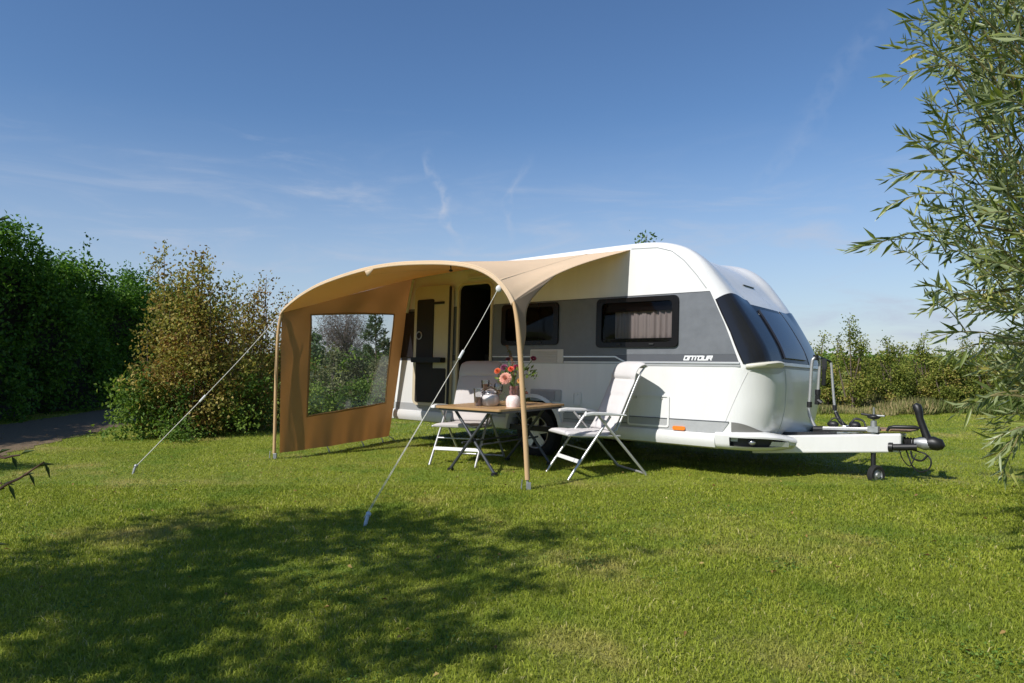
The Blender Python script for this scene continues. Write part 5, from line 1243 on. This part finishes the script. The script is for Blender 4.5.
# rough grass at the orchard's edge
n = 26000; x = 2.0 + rng.random(n) * 15; y = 15.4 + 0.25 * np.sin(x * 2.1) + 0.2 * np.sin(x * 5.3) + rng.random(n) ** 1.3 * 3.2
hgt = (0.12 + 0.30 * rng.random(n)) * (0.75 + 0.5 * np.sin(x * 1.7 + 1) * np.sin(x * 0.6)); C = np.stack([x, y, np.zeros(n)], 1); D = unit(np.stack([rng.normal(size=n) * .3, rng.normal(size=n) * .3, np.ones(n)], 1))
rn = np.clip(0.36 + 0.32 * np.sin(x * 0.9 + 0.5) + 0.22 * rng.normal(size=n), 0, 1)
tag(leaf_mesh('tall_grass', C, D, np.maximum(.12, hgt), 0.012 + 0.012 * rng.random(n), LM['straw'], None, rn, curl=0.1), 'rough straw coloured tall grass along the foot of the orchard', 'tall grass', kind='stuff')
n = 2600; cl = np.stack([-50 + rng.random(n) * 130, 62 + rng.random(n) * 8, rng.random(n) * (1.3 + 0.9 * rng.random(n))], 1); cl[:, 2] *= np.where(cl[:, 0] > 5, 0.45, 0.6)
tag(foliage('tree_line', cl, 12, 0.5, 0.5, 0.35, LM['shrub'], None, seed=77, tone=.5), 'far off line of green trees on the horizon', 'tree line', kind='stuff')

# ------------------------------------------------------------------ willow at the right
WB = (5.2, 5.8, 0.0); wl = thing('willow', 'willow with long narrow silvery leaves reaching in from the right edge', 'tree', WB)
q = np.random.default_rng(9)
byy = [-120, -40, 0, 30, 60, 100, 130, 160, 190, 225, 250, 275, 300, 330, 350, 370, 400, 425, 450, 475]
bxx = [930, 905, 893, 888, 892, 912, 905, 898, 900, 885, 872, 902, 925, 930, 932, 948, 985, 975, 1000, 1012]
stems = G(WB); C = []; D = []; Ls = []; rn = []; tips = []
def shoot(tip, d, L_, nleaf, lsize, tone):
    d = unit(d); st = tip - d * L_; sag = np.array([0, 0, -0.10 * L_]); pts = []
    for k in range(7):
        t = k / 6; pts.append(st + d * L_ * t + sag * (t * t) + np.array([0, 0, 0.06 * L_ * math.sin(math.pi * t)]))
    stems.tube([tuple(p) for p in pts], [0.0055 * (1 - .75 * k / 6) for k in range(7)], 5)
    a0 = q.random() * 6.28; u = unit(np.cross(d, np.array([0.1, 0.2, 1.0]))); v = np.cross(u, d)
    for k in range(nleaf):
        t = 0.10 + 0.90 * k / (nleaf - 1); i = min(5, int(t * 6)); p = pts[i] + (pts[i + 1] - pts[i]) * (t * 6 - i); a = a0 + k * 2.4 + q.normal() * .5; rad = u * math.cos(a) + v * math.sin(a)
        C.append(p); D.append(unit(d * (0.45 + 0.7 * t) + rad * (0.85 - 0.4 * t) + np.array([0, 0, -0.28]) + q.normal(size=3) * .24)); Ls.append(lsize * (0.45 + 0.75 * q.random()) * (1 - 0.4 * (t > .92))); rn.append(tone + q.normal() * .24)
    tips.append(st)
axis = np.array([5.1, 5.7, 0.6])
ns = 0
while ns < 780:
    py = -150 + q.random() * 630; bx = np.interp(py, byy, bxx); px = bx + 8 + (q.random() ** 0.72) * 250
    if py > 300 and q.random() < (0.34 + 0.42 * (py > 390)): continue
    Y = 3.8 + q.random() * 2.9; tip = np.array([(px - CX) / F * Y, Y, H + (HY - py) / F * Y])
    d = unit(tip - axis) * np.array([1, 0.8, 0.9]) + np.array([-0.45, -0.1, 0.10]) + q.normal(size=3) * .22
    shoot(tip, d, 0.35 + 0.35 * q.random(), 16 + int(q.random() * 9), 0.148, 0.5 + q.normal() * .14); ns += 1
for k in range(70):  # extra low shoots, added for the shadow they throw on the lawn
    px = 985 + q.random() * 190; py = 320 + q.random() * 125; Y = 6.0 + q.random() * 1.6; tip = np.array([(px - CX) / F * Y, Y, H + (HY - py) / F * Y])
    shoot(tip, unit(tip - axis) + np.array([-0.4, 0.3, -0.1]) + q.normal(size=3) * .2, 0.4 + .3 * q.random(), 16, 0.16, 0.45)
# fronds that stand out of the outline
for (px, py, Y, dx, dz, L_) in ((848, 238, 4.3, -1, 0.06, 0.75), (868, 240, 4.3, -1, -0.1, 0.55), (892, 40, 4.2, -1, 0.35, 0.5), (887, 75, 4.2, -1, -0.15, 0.5), (900, 125, 4.3, -0.8, 0.7, 0.5), (886, 172, 4.2, -1, 0.0, 0.5), (884, 200, 4.2, -1, -0.1, 0.45), (920, 305, 4.3, -1, -0.2, 0.5), (931, 330, 4.2, -1, 0.1, 0.5), (935, 352, 4.2, -1, -0.1, 0.5), (955, 408, 4.0, -1, -0.25, 0.40), (962, 398, 4.0, -1, 0.0, 0.40), (985, 438, 3.9, -1, -0.2, 0.38), (995, 452, 3.9, -0.8, -0.5, 0.36), (905, 12, 4.2, -1, 0.3, 0.5), (1002, 470, 4.0, -0.5, -0.8, .3)):
    tip = np.array([(px - CX) / F * Y, Y, H + (HY - py) / F * Y]); shoot(tip, np.array([dx, -0.1, dz]), L_, 18, 0.150, 0.6)
C = np.array(C); D = np.array(D); Ls = np.array(Ls); n = len(C)
leaf_mesh('crown', C, D, Ls, Ls * (0.125 + 0.05 * q.random(n)), LM['willow'], wl, np.array(rn), fold=0.2, off=WB, curl=0.16)
stems.build('twigs', M['willowstem'], wl, smooth=60)
g = G(WB); gb = G(WB); g.tube(cr([WB, (5.17, 5.82, 0.5), (5.23, 5.78, 1.1), (5.15, 5.8, 1.7)], 5), [lerp(.11, .075, i / 15) for i in range(16)], 12)
for k in range(75):
    e = Vector(tips[q.integers(len(tips))]); s_ = Vector((5.18, 5.8, q.uniform(0.5, 1.7))); mid = s_.lerp(e, 0.5) + Vector((0, 0, 0.18)); gb.tube(cr([s_, mid, e], 6), [lerp(.028, .006, i / 12) for i in range(13)], 6)
g.build('trunk', M['bark'], wl, smooth=60); gb.build('branch', M['willowstem'], wl, smooth=60)

# ------------------------------------------------------------------ twig at the left edge
SB = (-1.62, 1.9, 0.0); sg_ = thing('young_shrub', 'dark leaved twig of a young shrub at the left edge of the photo', 'shrub', SB)
g = G(SB); C = []; D = []; q = np.random.default_rng(4)
def twig(pts, nl, rr=0.006):
    p3 = cr([Vector(p) if isinstance(p[2], float) and abs(p[0]) < 1.7 and abs(p[0]) > 1.5 else at(*p) for p in pts], 6); m_ = len(p3); g.tube(p3, [lerp(rr, .002, i / (m_ - 1)) for i in range(m_)], 6)
    for k in range(nl):
        i = int(lerp(m_ * .35, m_ - 1, k / max(1, nl - 1))); C.append(np.array(p3[i])); s_ = 1 if k % 2 else -1; D.append(np.array([0.55 + .3 * q.random(), -0.1, -0.15 - 0.5 * q.random() + 0.75 * s_]))
twig([(-1.62, 1.9, 0.02), (-1.60, 1.88, 0.45), (-30, 520, 1.85), (0, 489, 1.85), (20, 478, 1.85), (32, 470, 1.84), (44, 462, 1.83)], 7)
twig([(-1.60, 1.88, 0.45), (-40, 500, 1.9), (-15, 480, 1.9), (2, 484, 1.9)], 4)
twig([(-1.62, 1.9, 0.25), (-40, 600, 1.8), (-18, 565, 1.8), (-6, 540, 1.8)], 7)
twig([(-1.6, 1.88, .45), (-25, 470, 1.9), (5, 458, 1.9), (20, 455, 1.9)], 4)
twig([(-1.60, 1.88, 0.45), (-40, 330, 2.0), (-25, 240, 2.0), (-4, 222, 2.0)], 6)
C = np.array(C); n = len(C); leaf_mesh('leaves', C, np.array(D), 0.034 + 0.014 * q.random(n), 0.0085 + 0.004 * q.random(n), LM['twigleaf'], sg_, off=SB, up=np.tile(np.array([0.2, -0.5, 1.0]), (n, 1)), curl=0.3)
g.build('stem', mat('red_twig', (0.12, 0.055, 0.035), 0.7, var=.3), sg_, smooth=60)

# ------------------------------------------------------------------ the trees behind the viewer that shade the lawn
bush('shade_tree', 'leafy tree left behind the viewer whose crown dapples the front lawn', 'tree', (-5.35, 0.75, 0), [(2.7, 0.6), (3.4, 1.8), (4.3, 2.2), (5.2, 1.8), (6.0, 0.7)], 210, 30, 0.16, 0.12, 0.085, LM['shade'], 91, lump=0.5, nl=24, r0=0.10, trunk='trunk', crown='crown', shell=0.2)
bush('shade_tree', 'slender tree beside the gravel path out of view whose bough streaks the left lawn', 'tree', (-9.3, 5.3, 0), [(3.85, 0.5), (4.0, 1.0), (4.15, 0.5)], 90, 26, 0.09, 0.09, 0.06, LM['shade'], 95, lump=0.3, nl=8, r0=0.05, trunk='trunk', crown='crown', squash=(1.25, 0.2), lobe=0.06)
for o in list(COL.objects):
    if o.parent or 'category' not in o: continue
    for k, gname in (('garden_shrub', 'garden shrubs behind the side wall window'), ('low_shrub', 'low green shrubs round the autumn shrubs'), ('autumn_shrub', 'autumn shrubs left of the awning'), ('conifer', 'pines behind the side wall window'), ('shade_tree', 'trees behind the viewer')):
        if o.name.split('.')[0] == k: o['group'] = gname
